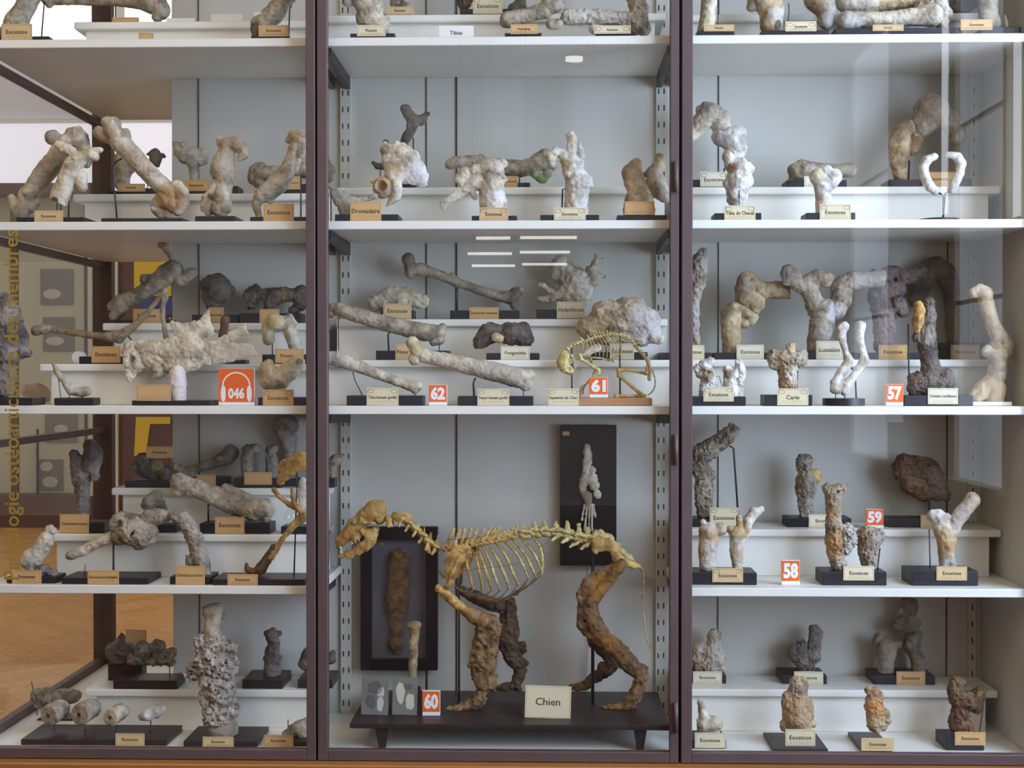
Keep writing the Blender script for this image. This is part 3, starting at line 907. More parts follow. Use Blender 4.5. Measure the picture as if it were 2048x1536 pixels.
def loose_card(name, label, surf, Y, u0, v0, u1, v1, text='', mat='card_tan', style=1, tilt=0.0, cat='label card', group=None, lean=0.0):
    Yc = Y
    a, b = P(cu_(u0), cv_(v1), Yc), P(cu_(u1), cv_(v0), Yc)
    z0 = SURF[surf] + 0.0006; w = b[0] - a[0]; h = max(b[2] - z0, 0.012)
    e = empty(name, ((a[0] + b[0]) / 2, Y, z0), label, cat, group)
    c = link('card', box_mesh('card', (-w / 2, 0, 0), (w / 2, 0.002, h), 0.0003), mat, e)
    c.rotation_euler = (-lean, tilt, 0)
    card_print(c, w, h, text, style, False)
    box('foot', (-w / 4, 0.002, 0), (w / 4, 0.012, min(0.01, h * 0.5)), mat, e, 0.0005)
    return e

def number_sign(num, label, surf, Y, u0, v0, u1, v1):
    z0 = SURF[surf] + 0.0006
    a, b = P(u0, v1, Y), P(u1, v0, Y)
    w = b[0] - a[0]; h = b[2] - z0; foot = h * 0.17
    e = empty('number_sign', ((a[0] + b[0]) / 2, Y, z0), label, 'number sign', 'orange number signs')
    link('block', box_mesh('block', (-w / 2, 0, 0), (w / 2, 0.016, h), 0.002, seg=2), 'sign_white', e)
    link('orange_face', box_mesh('orange_face', (-w / 2 + 0.001, -0.0012, foot), (w / 2 - 0.001, 0.0, h - 0.001), 0.0004), 'sign_orange', e)
    me, tw = text_mesh('numeral', num, 0.05, 0.0026, 0.0004)
    n = len(me.vertices); co = np.empty(n * 3, np.float32); me.vertices.foreach_get('co', co); co = co.reshape(-1, 3)
    mn, mx = co.min(0), co.max(0)
    o = link('numeral', me, 'sign_white', e)
    sx = w * 0.80 / (mx[0] - mn[0]); sy = (h - foot) * 0.76 / (mx[1] - mn[1])
    o.scale = (sx, sy, 1); o.rotation_euler = (math.pi / 2, 0, 0)
    o.location = (-(mn[0] + mx[0]) / 2 * sx, -0.0016, foot + (h - foot) / 2 - (mn[1] + mx[1]) / 2 * sy)
    return e

STAIN_BROWN, STAIN_YEL, STAIN_DARK, STAIN_AMB = (96, 70, 50), (196, 168, 92), (58, 48, 44), (166, 122, 66)
STAIN_PALE, STAIN_GREEN, STAIN_WHITE = (206, 200, 188), (96, 132, 70), (226, 222, 216)
# ============ top shelf, left bay
crop(0, 0, 5.689)
Sp('leaning_limb_bone', 'grey limb bone leaning right in the top left corner', 'S1', 0.05, 170).base(-60, 570, 412, 0.1).card(15, 270, 365, 462, 'Exostose', 'card_tan').rod((170, 130), (175, 300), r=1).rod((503, 20), (500, 80), (470, 425), r=1.4).bone(
    'limb_bone', '120,400,120 190,250,112 300,60,95 420,-160,90 520,-350,120', '540,-420,150', m='ash', k=14)
Sp('horizontal_femur', 'brownish femur held level above the top left step', 'S1L', 0.31, 1400).base(1200, 1640, 248, 0.08, d0=0.01).card(1278, 195, 1580, 262, '', 'card_orange').rod((1312, 60), (1315, 262), r=1.2).bone(
    'femur', '540,-20,70 560,40,45', '540,-20,70 760,5,46 1300,22,40 1560,40,52 1720,50,100', '1800,40,95 1830,120,95', '1790,190,60', '770,25,34', m='ash', stains=[((1300, 20, 300), (150, 120, 90), .5)])
loose_card('paper_tag', 'tiny tilted paper tag lying before the top left step', 'S1', 0.12, 1570, 372, 1740, 436, '', 'card_orange', tilt=0.06)
crop(300, 0, 3.938)
for i, (a, b, c2, d) in enumerate(((130, 142, 352, 164), (480, 110, 725, 160), (820, 96, 900, 158))):
    loose_card('blank_card', ('flat white card beside the femur end on the top left step', 'blank white card standing midway on the top left step', 'white card half hidden behind the jagged leaning bone')[i], 'S1L', 0.3, a, b, c2, d, '', 'card_white', 0, group='white cards on the top step')
Sp('jagged_bone', 'jagged brown-grey bone leaning by the top left door stile', 'S1', 0.05, 960).base(800, 1100, 280, 0.08).card(855, 196, 1092, 287, 'Exostose', 'card_orange').rod((1150, -30), (1130, 0), (1100, 75), (1092, 285), r=1.5).bone(
    'limb_bone', '840,250,45 900,190,60 980,110,62 1060,0,60 1150,-130,70', '820,180,22 850,140,10', '900,90,16 935,70,8', m='ash', ridge=3, amp=2.5, stains=[((830, 240, 60), STAIN_BROWN)])
# top shelf, centre bay
Sp('pale_shoulder_bone', 'pale broad bone standing at the left of the top centre shelf', 'S1', 0.05, 1750).base(1580, 1930, 262, 0.09).card(1630, 196, 1855, 285, 'Fluxion', 'card_cream').bone(
    'shoulder_bone', 'f.6 1690,140,60 1730,60,100 1700,-60,130', 'f.6 1690,140,60 1780,180,80 1860,150,28 1870,250,20', '1560,10,40 1600,-60,50', m='pale', amp=2)
Sp('small_brown_fragment', 'small brown fragment on the left of the top centre step', 'S1C', 0.28, 1950).base(1850, 2080, 104, 0.07).card(1855, 50, 2080, 118, 'Exostose', 'card_tan').bone(
    'fragment', '1930,20,35 2000,0,45 1960,-60,50', m='ash', ridge=3, amp=2)
crop(800, 0, 3.531)
Sp('brown_nodule', 'brown knobbly bone beside a large cream card, top centre step', 'S1C', 0.28, 560).base(424, 800, 62, 0.08).card(515, -20, 725, 98, 'Exostose', 'card_cream', 2).bone('nodule', '450,30,38 470,-30,50 500,-80,60', m='umber', ridge=3, amp=2)
Sp('spiky_fragment', 'dark greenish spiky fragment on the top centre step', 'S1C', 0.38, 840).base(805, 900, 88, 0.06).bone('spiky_piece', '800,60,30 850,30,34 860,-20,26', '790,50,20 770,75,8', '870,40,16 890,60,8', '860,10,12 885,-20,6', m='dusk', ridge=2, stains=[((830, 40, 60), (92, 92, 56), .7)])
loose_card('white_card', 'white printed card standing before the top centre step', 'S1', 0.08, 275, 180, 520, 246, 'Tibias', 'card_white', 0)
Sp('lying_long_bone', 'grey long bone lying behind an orange card, top centre shelf', 'S1', 0.06, 900).base(740, 1000, 232, 0.1).card(780, 170, 970, 240, 'Humérus', 'card_orange').bone(
    'long_bone', 'f.8 760,140,52 900,110,45 1030,70,52 1080,20,70 1090,-60,80', '1070,185,34,-60 1110,185,34,-60', m='ash')
Sp('knobbed_long_bone', 'pale long bone with crusted grey end, top centre shelf right', 'S1', 0.06, 1500).base(1380, 1668, 226, 0.1).card(1370, 178, 1630, 238, 'Exostose', 'card_cream', 2).bone(
    'long_bone', '1180,120,46 1400,120,42 1600,140,46 1690,160,55', '1690,180,60 1720,195,45', '1690,160,55 1690,60,52 1660,-40,60', '1370,205,28', m='ash', ridge=3.5, stains=[((1380, 130, 260), STAIN_PALE, .8)])
# top shelf, right bay
crop(1380, 0, 3.066)
Sp('pale_cannon_bone', 'pale yellow column bone at the left of the top right shelf', 'S1', 0.06, 110).base(40, 270, 188, 0.08).card(85, 150, 270, 192, 'Exostose', 'card_tan', 1).rod((172, -40), (172, 150), r=1).bone(
    'cannon_bone', '100,175,48 110,90,42 120,-40,44 120,-120,70', m='ivory', stains=[((80, 120, 60), STAIN_YEL, .5)])
Sp('knee_joint_pair', 'two thick tan joint columns with an oval tag, top right shelf', 'S1', 0.06, 640).base(435, 850, 184, 0.12).card(585, 130, 775, 192, 'Exostose', 'card_cream', 2).bone(
    'shin_column', '500,150,62 500,60,68 460,-10,80 440,-60,90', '380,40,30 400,0,50', m='tan', stains=[((540, 120, 70), STAIN_PALE), ((390, 40, 40), STAIN_DARK, .6)]).bone(
    'cannon_column', '835,140,42 830,60,56 790,-10,80 780,-80,90', m='ash', stains=[((770, 60, 60), (150, 120, 84)), ((850, 120, 70), (176, 172, 172))]).rod((605, 20), (608, 75), (590, 120), r=1)
o = bpy.context.scene.objects['knee_joint_pair']
sp_t = P(1380 + 545 / 3.066, 145 / 3.066, 0.075)
me = cylinder_mesh('paper_oval', (0, 0, 0), 0.009, 0.0015, 20, ry=0.0145)
t_ = link('oval_tag', me, 'tape', o); t_.rotation_euler = (math.pi / 2, 0, 0); t_.location = Vector((sp_t[0], 0.0815, sp_t[2])) - o.location
Sp('massive_bone_group', 'long pale bone lying with a heavy beige bone above, top right shelf', 'S1', 0.06, 1200).base(885, 1665, 170, 0.14).card(1120, 150, 1310, 190, 'Exostose', 'card_tan').bone(
    'long_bone', '958,130,55 1020,125,44 1200,115,38 1350,105,46 1480,95,62', m='pale', stains=[((960, 150, 90), (170, 162, 160))], Yo=-0.03).bone(
    'heavy_bone', '960,10,60 1080,20,70 1150,20,56 1300,-10,60 1500,-60,70', m='tan', Yo=0.03, stains=[((1000, 30, 140), STAIN_PALE, .7)]).bone(
    'crusted_end', '1430,60,50 1500,40,60 1560,90,40 1540,150,30', m='ash', ridge=3)
Sp('hovering_blade_bone', 'grey-brown blade bone held level over the top right step', 'S1R', 0.3, 1500).base(1275, 1400, 64, 0.06).rod((1360, 15), (1362, 70)).rod((1590, 20), (1590, 70)).bone('blade_bone', 'f.5 1240,30,26 1400,-5,34 1560,10,36 1700,20,42 1780,-10,40', m='dusk')
Sp('small_block_bone', 'small bone on a dark block on the far right of the top right step', 'S1R', 0.38, 1640).base(1580, 1710, 64, 0.06).rod((1640, 40), (1640, 72)).bone('small_bone', '1640,10,34 1680,20,24', m='ash')
Sp('thorny_flat_bone', 'grey flat bone with thorny foot at the right end, top shelf', 'S1', 0.06, 1840).base(1780, 2025, 166, 0.08).card(1660, 118, 1855, 185, 'Exostose', 'card_orange').rod((1775, -60), (1775, 118), r=2).bone(
    'flat_bone', 'f.5 1850,140,44 1830,40,52 1820,-60,60', '1880,110,20 1900,150,8', '1930,100,8 1935,160,14', m='ash', amp=2)

# ============ second shelf, left bay
crop(0, 210, 5.689)
Sp('crossed_limb_bones', 'thick grey femur crossed by a cut hollow yellow bone, second left shelf', 'S2', 0.05, 560).base(190, 960, 1275, 0.13, 'base_black').card(390, 1200, 717, 1357, 'Exostose', 'card_tan').rod((785, 1010), (780, 1290), r=1.6).rod((650, 1120), (650, 1290), r=1.2).rod((692, 1120), (692, 1290), r=1.2).bone(
    'femur', '250,1200,85 320,1040,95 430,880,100 560,710,108 690,560,112 770,440,105', '600,370,82 660,410,70 740,450,80', 'f.8 850,320,92 890,400,105 950,520,85', '130,1060,46 180,1120,62 240,1230,70', '400,1110,52 360,1160,60', '!300,1060,40,-120', '1040,570,36 1000,620,50 990,680,40', 'c 840,255,-.12,-1', m='pale', Yo=0.02, amp=1.5, stains=[((900, 520, 130), STAIN_BROWN, .6), ((590, 360, 110), (132, 126, 116), .75), ((860, 330, 120), (140, 130, 112), .6), ((560, 760, 240), (160, 144, 130), .6), ((240, 1150, 160), (190, 172, 150), .5)]).bone(
    'hollow_bone', 'k2 640,1160,94 690,1020,96 760,860,96 830,700,96 890,620,92', 'f.7 660,450,40 740,490,52 830,530,50', '1060,520,34 1140,512,30', '900,600,60 1020,560,60 1080,590,46', 'f.7 900,820,90 940,930,56', '!780,650,26,-100 860,640,20,-100', '!740,760,26,-110 700,840,14,-110', 'c 655,1108,-.42,.9', '!k1 630,1150,70 690,1030,58', m='ivory', Yo=-0.045, amp=1, stains=[((640, 850, 110), STAIN_YEL, .4), ((980, 550, 110), STAIN_BROWN, .6), ((655, 1100, 52), (52, 40, 36), 1.0)])
Sp('diagonal_femur', 'large pale femur leaning left with amber lower joint', 'S2', 0.05, 1640).base(1155, 2080, 1285, 0.12).rod((1390, 610), (1325, 640), (1285, 700), (1285, 850), (1310, 1050), (1332, 1290), r=1.8).bone(
    'femur', '1290,300,96 1400,450,100 1550,620,98 1720,800,92 1880,960,92 1930,1010,96', 'f.8 1130,310,66 1180,360,60 1260,400,56', '1220,200,60 1290,220,80', '1290,430,56 1300,470,36', '1430,310,46 1450,360,40', 'f.9 1800,1120,80 1880,1080,110', '1770,1190,52 1830,1240,50 1900,1240,46', '2010,930,70 2060,1010,80 2060,1120,80 2030,1200,60', '1960,1130,90', '!1930,1180,40,-150', '!1200,280,24,-100 1240,350,20,-110', m='pale', amp=1.4,
    stains=[((1960, 1100, 200), (160, 118, 58), .95), ((1190, 400, 110), (150, 108, 86), .8), ((1850, 1240, 90), (88, 60, 48), .7), ((1450, 320, 60), (140, 138, 136), .8), ((2080, 1050, 70), (120, 80, 50), .7), ((1560, 640, 200), (206, 192, 172), .5)])
Sp('squat_bone_block', 'squat tan bone standing on the second left step by the post', 'S2L', 0.28, 1440).base(1225, 1660, 975, 0.08).card(1330, 895, 1650, 985, 'Exostose', 'card_orange').bone('squat_bone', '1390,900,78 1395,800,80 1400,720,84 1370,600,62', '1450,690,84 1480,730,50', m='ash', stains=[((1390, 700, 160), (140, 112, 74), .6)])
Sp('cup_shaped_bone', 'small dark cup-shaped bone on thin wire legs', 'S2L', 0.28, 1730).base(1640, 1800, 945, 0.06).rod((1690, 800), (1675, 960), r=1).rod((1740, 700), (1745, 960), r=1).bone('cup_bone', '1790,680,30 1770,620,62 1765,570,66', '1700,560,26 1660,560,8', '1850,570,22 1875,590,12', '1770,520,30', m='dusk', stains=[((1760, 620, 60), (120, 100, 60), .7)])
crop(330, 210, 5.689)
Sp('mushroom_bone', 'pale mushroom-shaped bone on the second left step', 'S2L', 0.29, 330).base(190, 830, 920, 0.09).card(205, 850, 505, 978, 'Exostose', 'card_orange').bone('mushroom_bone', '330,880,50 330,740,50 310,660,62', 'f.8 140,460,40 160,530,52 230,580,80 330,580,90 420,570,60', '110,440,24 200,460,40', '440,540,46 450,640,34 410,650,40', m='ash', stains=[((300, 560, 160), (168, 168, 152), .55)])
Sp('twisted_hollow_bone', 'pale bone with a dark hollow foot and broad head', 'S2', 0.05, 600).base(345, 800, 1262, 0.13).bone('twisted_bone', '690,560,92 670,640,112 660,720,124 690,820,100 680,900,84', 'f.8 660,880,70 560,960,60 490,1060,60 480,1160,70 500,1210,50', '670,900,80 660,1040,90 670,1160,80 650,1230,50', '600,1180,80', '620,390,30 620,440,34', 'f.9 700,460,80 800,450,80 880,490,64 890,560,50 850,610,36', '!540,1030,50,-110 520,1090,36,-100', '560,760,46 560,820,24', '780,760,40 790,800,20', m='pale', amp=1.2,
    stains=[((540, 1170, 90), (140, 104, 60), .85), ((780, 470, 160), (150, 130, 100), .75), ((680, 700, 150), (216, 206, 186), .6), ((530, 1050, 50), (60, 40, 40), .95), ((640, 1200, 110), (130, 108, 84), .5)])
Sp('long_step_bone', 'grey-brown bone lying across the second left step behind the stile', 'S2L', 0.29, 1440).base(1080, 1640, 900, 0.1).card(1385, 810, 1537, 960, 'Exostose', 'card_orange').bone('long_bone', 'f.8 1010,740,52 1020,830,70 1060,880,64', '1080,780,80 1300,770,66 1600,740,80 1850,740,80', '1040,690,30 1100,690,40', '1870,830,50', '1830,640,50 1820,590,26', m='ash', stains=[((1040, 800, 180), (118, 100, 72), .7), ((1850, 740, 150), (110, 92, 70), .7)])
Sp('slender_leaning_bone', 'slender pale bone leaning right with yellowish knob, beside the stile', 'S2', 0.05, 1290).base(970, 1640, 1272, 0.1).card(1120, 1125, 1467, 1340, 'Exostose', 'card_orange').rod((1546, 800), (1546, 1290), r=1.5).bone('leaning_bone', '1070,1270,32 1030,1120,44 1100,1030,80 1180,980,100 1290,890,104 1370,780,84 1420,650,60 1460,500,56 1530,400,58', '1400,400,34 1450,350,50 1530,330,44 1590,350,50', '1510,640,34 1480,760,24', '1570,420,50 1540,560,46', '1170,1070,46 1200,1100,30', '!1050,1140,18,-60', m='pale', amp=1.2, stains=[((1460, 360, 90), (184, 162, 104), .8), ((1050, 1200, 80), (160, 126, 70), .8), ((1230, 980, 120), (180, 172, 178), .6)])
# ============ second shelf, centre bay
crop(650, 190, 5.689)
Sp('pelvis_bone_group', 'broad white and amber pelvis piece over a grey wedge bone', 'S2', 0.05, 480).base(115, 835, 1357, 0.13).card(285, 1210, 640, 1440, 'Dromadaire', 'card_orange', 1).rod((68, 1120), (70, 1436), r=1.2).bone(
    'wedge_bone', 'f.4 60,1050,14 110,1110,40 180,1190,76 230,1260,80 240,1350,70', 'f.4 150,1130,40 260,1190,40 360,1200,24 460,1190,24 560,1150,34', m='ash', amp=.8, Yo=-0.035, stains=[((160, 1200, 160), (172, 164, 144), .7), ((400, 1180, 90), (210, 204, 196), .6)]).bone(
    'pelvis_piece', 'f.4 760,640,80 860,650,100 960,740,110 1020,850,110 1090,950,80 1120,1020,40', 'f.4 800,760,100 900,880,100 1000,940,70', 'f.5 680,550,26 690,640,44 720,750,60 760,850,80', 'f.8 600,1000,50 660,1050,110 700,1090,70', '760,920,80 850,930,60', '800,960,66 810,1080,64 790,1200,60 750,1310,60 760,1370,56', 'f.5 820,560,34 930,620,30 1040,760,26 1150,930,22', '!k1 640,1040,78,-110 660,1060,50,-40', '!k2 960,760,50,-90 1010,790,40,-90', 'c 1130,1050,.5,1', m='ivory', amp=1.2,
    stains=[((690, 620, 80), (110, 88, 76), .85), ((650, 1040, 130), (170, 132, 74), .9), ((1060, 900, 190), (226, 224, 224), .85), ((790, 860, 100), (204, 168, 104), .6), ((840, 1110, 60), (206, 204, 210), .7), ((950, 720, 60), (150, 148, 158), .6), ((780, 640, 70), (178, 156, 130), .5)])
Sp('forked_blade_bone', 'dark forked blade bone rising behind the pelvis piece', 'S2C', 0.28, 760).base(560, 1035, 1012, 0.08).card(490, 925, 720, 1060, 'Exostose', 'card_cream').rod((980, 480), (1005, 492), (1008, 1020), r=1.4).rod((630, 830), (630, 1020), r=1.2).bone(
    'forked_bone', 'f.5 880,600,46 920,500,46 960,430,46 990,360,52 1010,290,64', 'f.5 875,140,26 920,160,42 960,230,50 1000,290,60', 'f.5 1160,215,28 1120,250,34 1060,270,44', 'f.5 1110,300,36 1110,335,16', '890,600,50 800,720,60 700,820,36 600,810,30 545,765,18', 'f.6 690,540,30 680,640,40 720,760,44', m='dusk', k=3, amp=.7, stains=[((960, 250, 170), (132, 116, 104), .6)])
crop(990, 220, 5.689)
Sp('suspended_green_femur', 'grey femur with a green-stained end over the second centre step', 'S2C', 0.28, 250).base(-180, 400, 826, 0.08).card(60, 750, 256, 875, 'Exostose', 'card_orange').rod((280, 640), (278, 850), r=1.2).bone(
    'femur', '-510,620,56 -430,590,60 -300,590,64 -100,620,74 100,650,86 300,665,84 420,640,84 500,590,96 570,560,100', '570,560,104 640,600,80', '430,700,46 520,780,46 560,800,36', '600,720,50 560,780,40', '-240,570,50 -160,560,50', m='ash', amp=.9, stains=[((540, 790, 80), (98, 140, 68), .9), ((300, 730, 90), (120, 128, 92), .4), ((590, 660, 60), (180, 176, 166), .6)])
Sp('flared_pelvis_column', 'grey-white flared bone atop a thick column, second centre shelf', 'S2', 0.05, 0).base(-265, 250, 1202, 0.12).card(-180, 1108, 150, 1255, 'Exostose', 'card_tan', 2).bone(
    'bone_column', 'f.8 -10,1180,130 -25,1060,136 -30,960,134 -20,860,110', 'f.8 20,640,90 80,610,56', '20,700,80 -60,760,60', 'f.5 -120,800,60 -220,830,76 -330,890,60 -450,970,44 -560,1050,40', 'f.4 -600,1010,20 -580,1090,36 -570,1130,16', 'f.8 -340,720,70 -400,780,60 -370,850,40', '-240,690,60 -140,660,56 -60,640,70', '90,760,30 130,790,18', '!-90,770,40,-110 -60,830,24,-110', '!-310,790,40,-110', '-250,960,34 -230,1000,22', 'f.6 -140,860,30 -60,830,30 40,840,30 110,800,20', m='pale', amp=1.4, stains=[((70, 1000, 80), (226, 224, 226), .8), ((-80, 1020, 80), (166, 150, 136), .6), ((40, 620, 90), (160, 132, 108), .5), ((-90, 790, 60), (90, 70, 50), .7), ((-450, 970, 160), (198, 186, 164), .6)])
Sp('knobbed_pelvis_bone', 'pale upright bone with broken knob and vertical prong', 'S2', 0.05, 850).base(515, 1185, 1192, 0.12).card(670, 1110, 1032, 1250, 'Exostose', 'card_cream', 2).rod((795, 895), (768, 905), (760, 1200), r=1.6).bone(
    'upright_bone', 'f.85 920,1180,118 920,1060,118 940,940,120 950,840,122 900,720,105 850,620,86 800,540,66', '640,540,62 690,480,50 760,480,40', '650,610,44', '860,540,50 870,430,50 880,330,46', '830,290,26 860,270,30 900,310,30', 'f.6 960,380,20 985,500,26 975,620,30', '1060,800,44 1075,860,34', '!920,540,34,-40 940,600,24,-40', '!670,530,30,-80', '!780,540,22,-80', '900,560,46', m='chalk', amp=1.8, amp2=1.2,
    stains=[((770, 650, 90), (172, 156, 84), .8), ((640, 550, 80), (196, 182, 142), .7), ((830, 1050, 80), (200, 184, 154), .75), ((850, 520, 60), (120, 106, 96), .6), ((880, 330, 80), (200, 190, 150), .6), ((990, 860, 120), (188, 186, 194), .6)])
Sp('paired_tan_bones', 'tan knob bone beside a cut grey bone, second centre shelf right', 'S2', 0.05, 1660).base(1390, 1955, 1195, 0.13).card(1475, 1040, 1815, 1192, '', 'card_orange').bone(
    'knob_bone', '1640,1130,168 1640,1040,150', '1640,1000,130 1630,900,112 1590,820,110 1560,720,104 1590,640,74 1610,600,50', '1500,700,50 1520,800,40', m='tan', amp=1.2, stains=[((1560, 700, 150), (138, 104, 78), .75), ((1640, 1150, 170), (96, 80, 70), .5), ((1640, 900, 90), (170, 140, 92), .5)]).bone(
    'cut_bone', 'k2 1890,470,60 1880,560,56 1860,640,62 1810,720,80 1830,820,100 1880,920,90 1930,990,60 1980,1030,20', '1700,740,26 1750,720,46', '1780,860,60 1800,960,36', 'c 1890,500,.1,-1', '!k1 1892,490,38', m='ash', amp=1.5, stains=[((1870, 600, 80), (170, 150, 96), .7), ((1890, 500, 40), (90, 76, 66), .8)])
# ============ second shelf, right bay
crop(1380, 60, 3.066)
Sp('step_knuckle_bone', 'big knuckle bone reaching behind the mullion, second right step', 'S2R', 0.28, 120).base(-60, 230, 917, 0.09).card(62, 870, 226, 960, 'Exostose', 'card_pale', 2).rod((225, 840), (210, 850), (205, 925), r=1.6).bone(
    'knuckle_bone', '20,640,36 70,570,52 120,510,62 180,540,58', '90,480,36 60,490,24', '190,590,52', '-60,700,40 20,640,36', m='pale', amp=1.8, stains=[((100, 480, 60), (140, 136, 122), .8), ((190, 590, 40), (210, 204, 194), .6)]).bone(
    'cannon_bone', '190,660,50 260,660,68 290,720,55 270,800,48', '300,640,40 320,700,24', '250,780,48 290,860,50', m='chalk', amp=3, stains=[((180, 680, 50), (128, 122, 116), .7), ((320, 680, 40), (146, 140, 134), .7)])
Sp('horse_leg_joint', 'crusted white leg joint with brown notch on a horse card', 'S2', 0.05, 300).base(150, 437, 1122, 0.1).card(210, 1075, 402, 1165, 'Tibia de Cheval', 'card_cream', 2).rod((302, 965), (302, 1130), r=1, Yo=-0.035).bone(
    'leg_joint', '290,1070,44 290,1000,58 300,920,70 300,850,62', '240,780,26 250,830,36', '350,830,26 360,850,30', '240,940,34 350,930,36', '260,1040,30', m='chalk', amp=3, amp2=1, stains=[((255, 850, 40), (140, 92, 50), .9), ((300, 830, 40), (150, 136, 116), .5)])
Sp('short_lying_joint', 'grey joint bone lying on the second right step', 'S2R', 0.28, 780).base(590, 960, 920, 0.1).card(700, 895, 860, 962, 'Exostose', 'card_pale').bone('joint_bone', '650,860,44 660,900,40 700,860,52 800,860,40 900,865,38 985,860,36', '630,920,24 680,840,40', m='ash', amp=2.5, stains=[((640, 880, 50), (124, 112, 84), .6), ((900, 860, 110), (168, 160, 142), .6)])
Sp('two_lobed_joint', 'cream two-lobed joint bone on a short shaft, second right shelf', 'S2', 0.05, 860).base(712, 1013, 1120, 0.1).card(795, 1068, 987, 1163, 'Exostose', 'card_cream', 2).bone('lobed_bone', '815,1130,38 815,1020,42 815,950,52', '785,900,46', '880,900,44 860,940,40', '830,870,40', '!800,945,14', m='chalk', amp=2, stains=[((790, 890, 40), (206, 196, 150), .8), ((800, 1060, 50), (198, 150, 110), .6)])
Sp('arched_bone_pair', 'big brown arched joint bone, second right step', 'S2R', 0.28, 1460).base(1220, 1725, 915, 0.12, 'base_brown').card(1425, 870, 1630, 958, 'Exostose', 'card_orange').rod((1345, 800), (1340, 930), r=1.8).rod((1580, 760), (1582, 930), r=2.2).bone(
    'column_bone', '1290,900,36 1280,800,52 1285,700,58 1300,630,50', '1370,600,40 1330,600,40', '1390,680,34 1360,740,30', m='tan', amp=2, stains=[((1280, 640, 60), (130, 100, 78), .7), ((1390, 700, 60), (130, 88, 52), .8), ((1300, 600, 60), (70, 50, 42), .5)]).bone(
    'arched_bone', '1440,560,75 1480,500,95 1530,520,70 1600,570,60 1640,650,50', '1420,590,62', '1390,640,30', m='ash', amp=2, stains=[((1470, 480, 120), (140, 116, 96), .6), ((1600, 600, 80), (120, 100, 92), .5)])
s = Sp('ring_of_bones', 'ring of two curved white bones on a forked rod', 'S2', 0.05, 1550).disc(1425, 1685, 1148)
s.rod((1510, 996), (1540, 1004), (1552, 1020), (1552, 1150), r=1.8).rod((1605, 986), (1565, 1000), (1552, 1020), r=1.8).bone('curved_bone', '1500,775,18 1450,800,26 1432,850,24 1445,910,24 1470,960,26 1500,985,24', m='chalk', k=4).bone('curved_bone', '1590,765,18 1640,775,22 1665,820,24 1655,880,22 1630,930,26 1605,975,26', m='chalk', k=4)
# ============ third shelf, left bay
crop(0, 470, 4.267)
Sp('crusted_edge_bone', 'large dark crusted bone cut off at the left picture edge', 'S3', 0.06, 90).base(-160, 275, 1388, 0.12).rod((40, 1000), (40, 1390), r=1.5).bone('crusted_bone', '30,600,90 50,750,110 70,870,130 60,1000,110', '150,850,60 190,900,46', '200,1000,50 240,1010,30', '40,1150,80 50,1340,60', '120,640,40 150,720,40', m='grey', ridge=4, amp=4, stains=[((160, 850, 110), STAIN_DARK, .7), ((60, 1200, 150), (160, 148, 144), .7)])
Sp('pink_folded_bone', 'pinkish folded bone behind the left end of the third shelf riser', 'S3', 0.27, 300).base(215, 410, 1446, 0.07, 'white_paint').bone('folded_bone', '255,1335,62 320,1340,70 360,1345,60', '250,1395,50 370,1395,46', '!320,1290,16 330,1400,12', m='ivory', amp=3, stains=[((320, 1350, 160), (212, 176, 150), .7)])
Sp('small_jaw_bone', 'small curved jaw bone on a rounded black block', 'S3', 0.05, 620).base(457, 792, 1390, 0.08, bev=0.006).rod((495, 1200), (520, 1395), r=.8).rod((590, 1350), (590, 1395), r=.8).rod((705, 1350), (705, 1395), r=.8).bone('jaw_bone', '455,1100,14 500,1190,22 560,1270,26 610,1330,36 680,1340,34 745,1335,34', '610,1290,26', '730,1310,20 755,1330,18', m='ash', stains=[((600, 1300, 90), STAIN_PALE, .6), ((745, 1330, 40), STAIN_BROWN, .6)])
Sp('folded_thin_limb', 'thin brown limb bones folded in a Z on the third left step', 'S3L1', 0.2, 880).base(675, 1052, 1036, 0.09).card(780, 950, 1027, 1090, 'Exostose', 'card_orange').rod((1090, 860), (1125, 900), (1135, 950), (1040, 1060), r=1.6).bone(
    'upper_limb', '310,815,44 360,780,22', '310,815,40 420,800,26 600,830,25 850,865,30 1010,870,44', '1020,890,34', m='ash', stains=[((700, 850, 300), (132, 104, 62), .7), ((310, 810, 60), (120, 96, 80), .7)]).bone(
    'lower_limb', '1030,860,40 1130,790,30 1260,660,20 1410,480,22', m='ash', stains=[((1250, 660, 250), (140, 112, 66), .6)]).bone('thin_limb', '1410,520,26 1390,600,20 1390,700,16 1415,860,18 1425,900,22', m='ash')
link('pale_disc', cylinder_mesh('pale_disc', (0, 0, 0), 0.022, 0.03, 24), 'sign_white', bpy.context.scene.objects['folded_thin_limb'])
d_ = bpy.data.objects['pale_disc']; d_.rotation_euler = (math.pi / 2, 0, 0); d_.location = Vector(P(690 / 4.267, 470 + 1010 / 4.267, 0.30)) - bpy.context.scene.objects['folded_thin_limb'].location; d_.location.z = 0.0235
Sp('forelimb_with_tall_spur', 'big grey-brown limb bone with a thin bone rising to the shelf above', 'S3L2', 0.35, 1250).base(960, 1450, 722, 0.08).card(1135, 630, 1372, 762, 'Exostose', 'card_orange').rod((1340, 560), (1340, 740), r=1.5).bone(
    'limb_bone', '970,610,50 1020,580,56 1150,530,52 1300,440,66 1420,340,85 1480,300,80', '980,690,44 1060,620,40', '1240,380,44 1300,350,20', '1540,380,60 1640,330,46', m='ash', amp=2.5, stains=[((1250, 380, 60), STAIN_DARK, .6), ((1450, 300, 90), (104, 88, 74), .5)]).bone('thin_spur', '1370,88,24 1420,92,24', '1400,105,22 1450,170,18 1500,260,20 1560,330,24', m='ash', stains=[((1380, 70, 50), STAIN_BROWN, .7)])
crop(300, 500, 4.656)
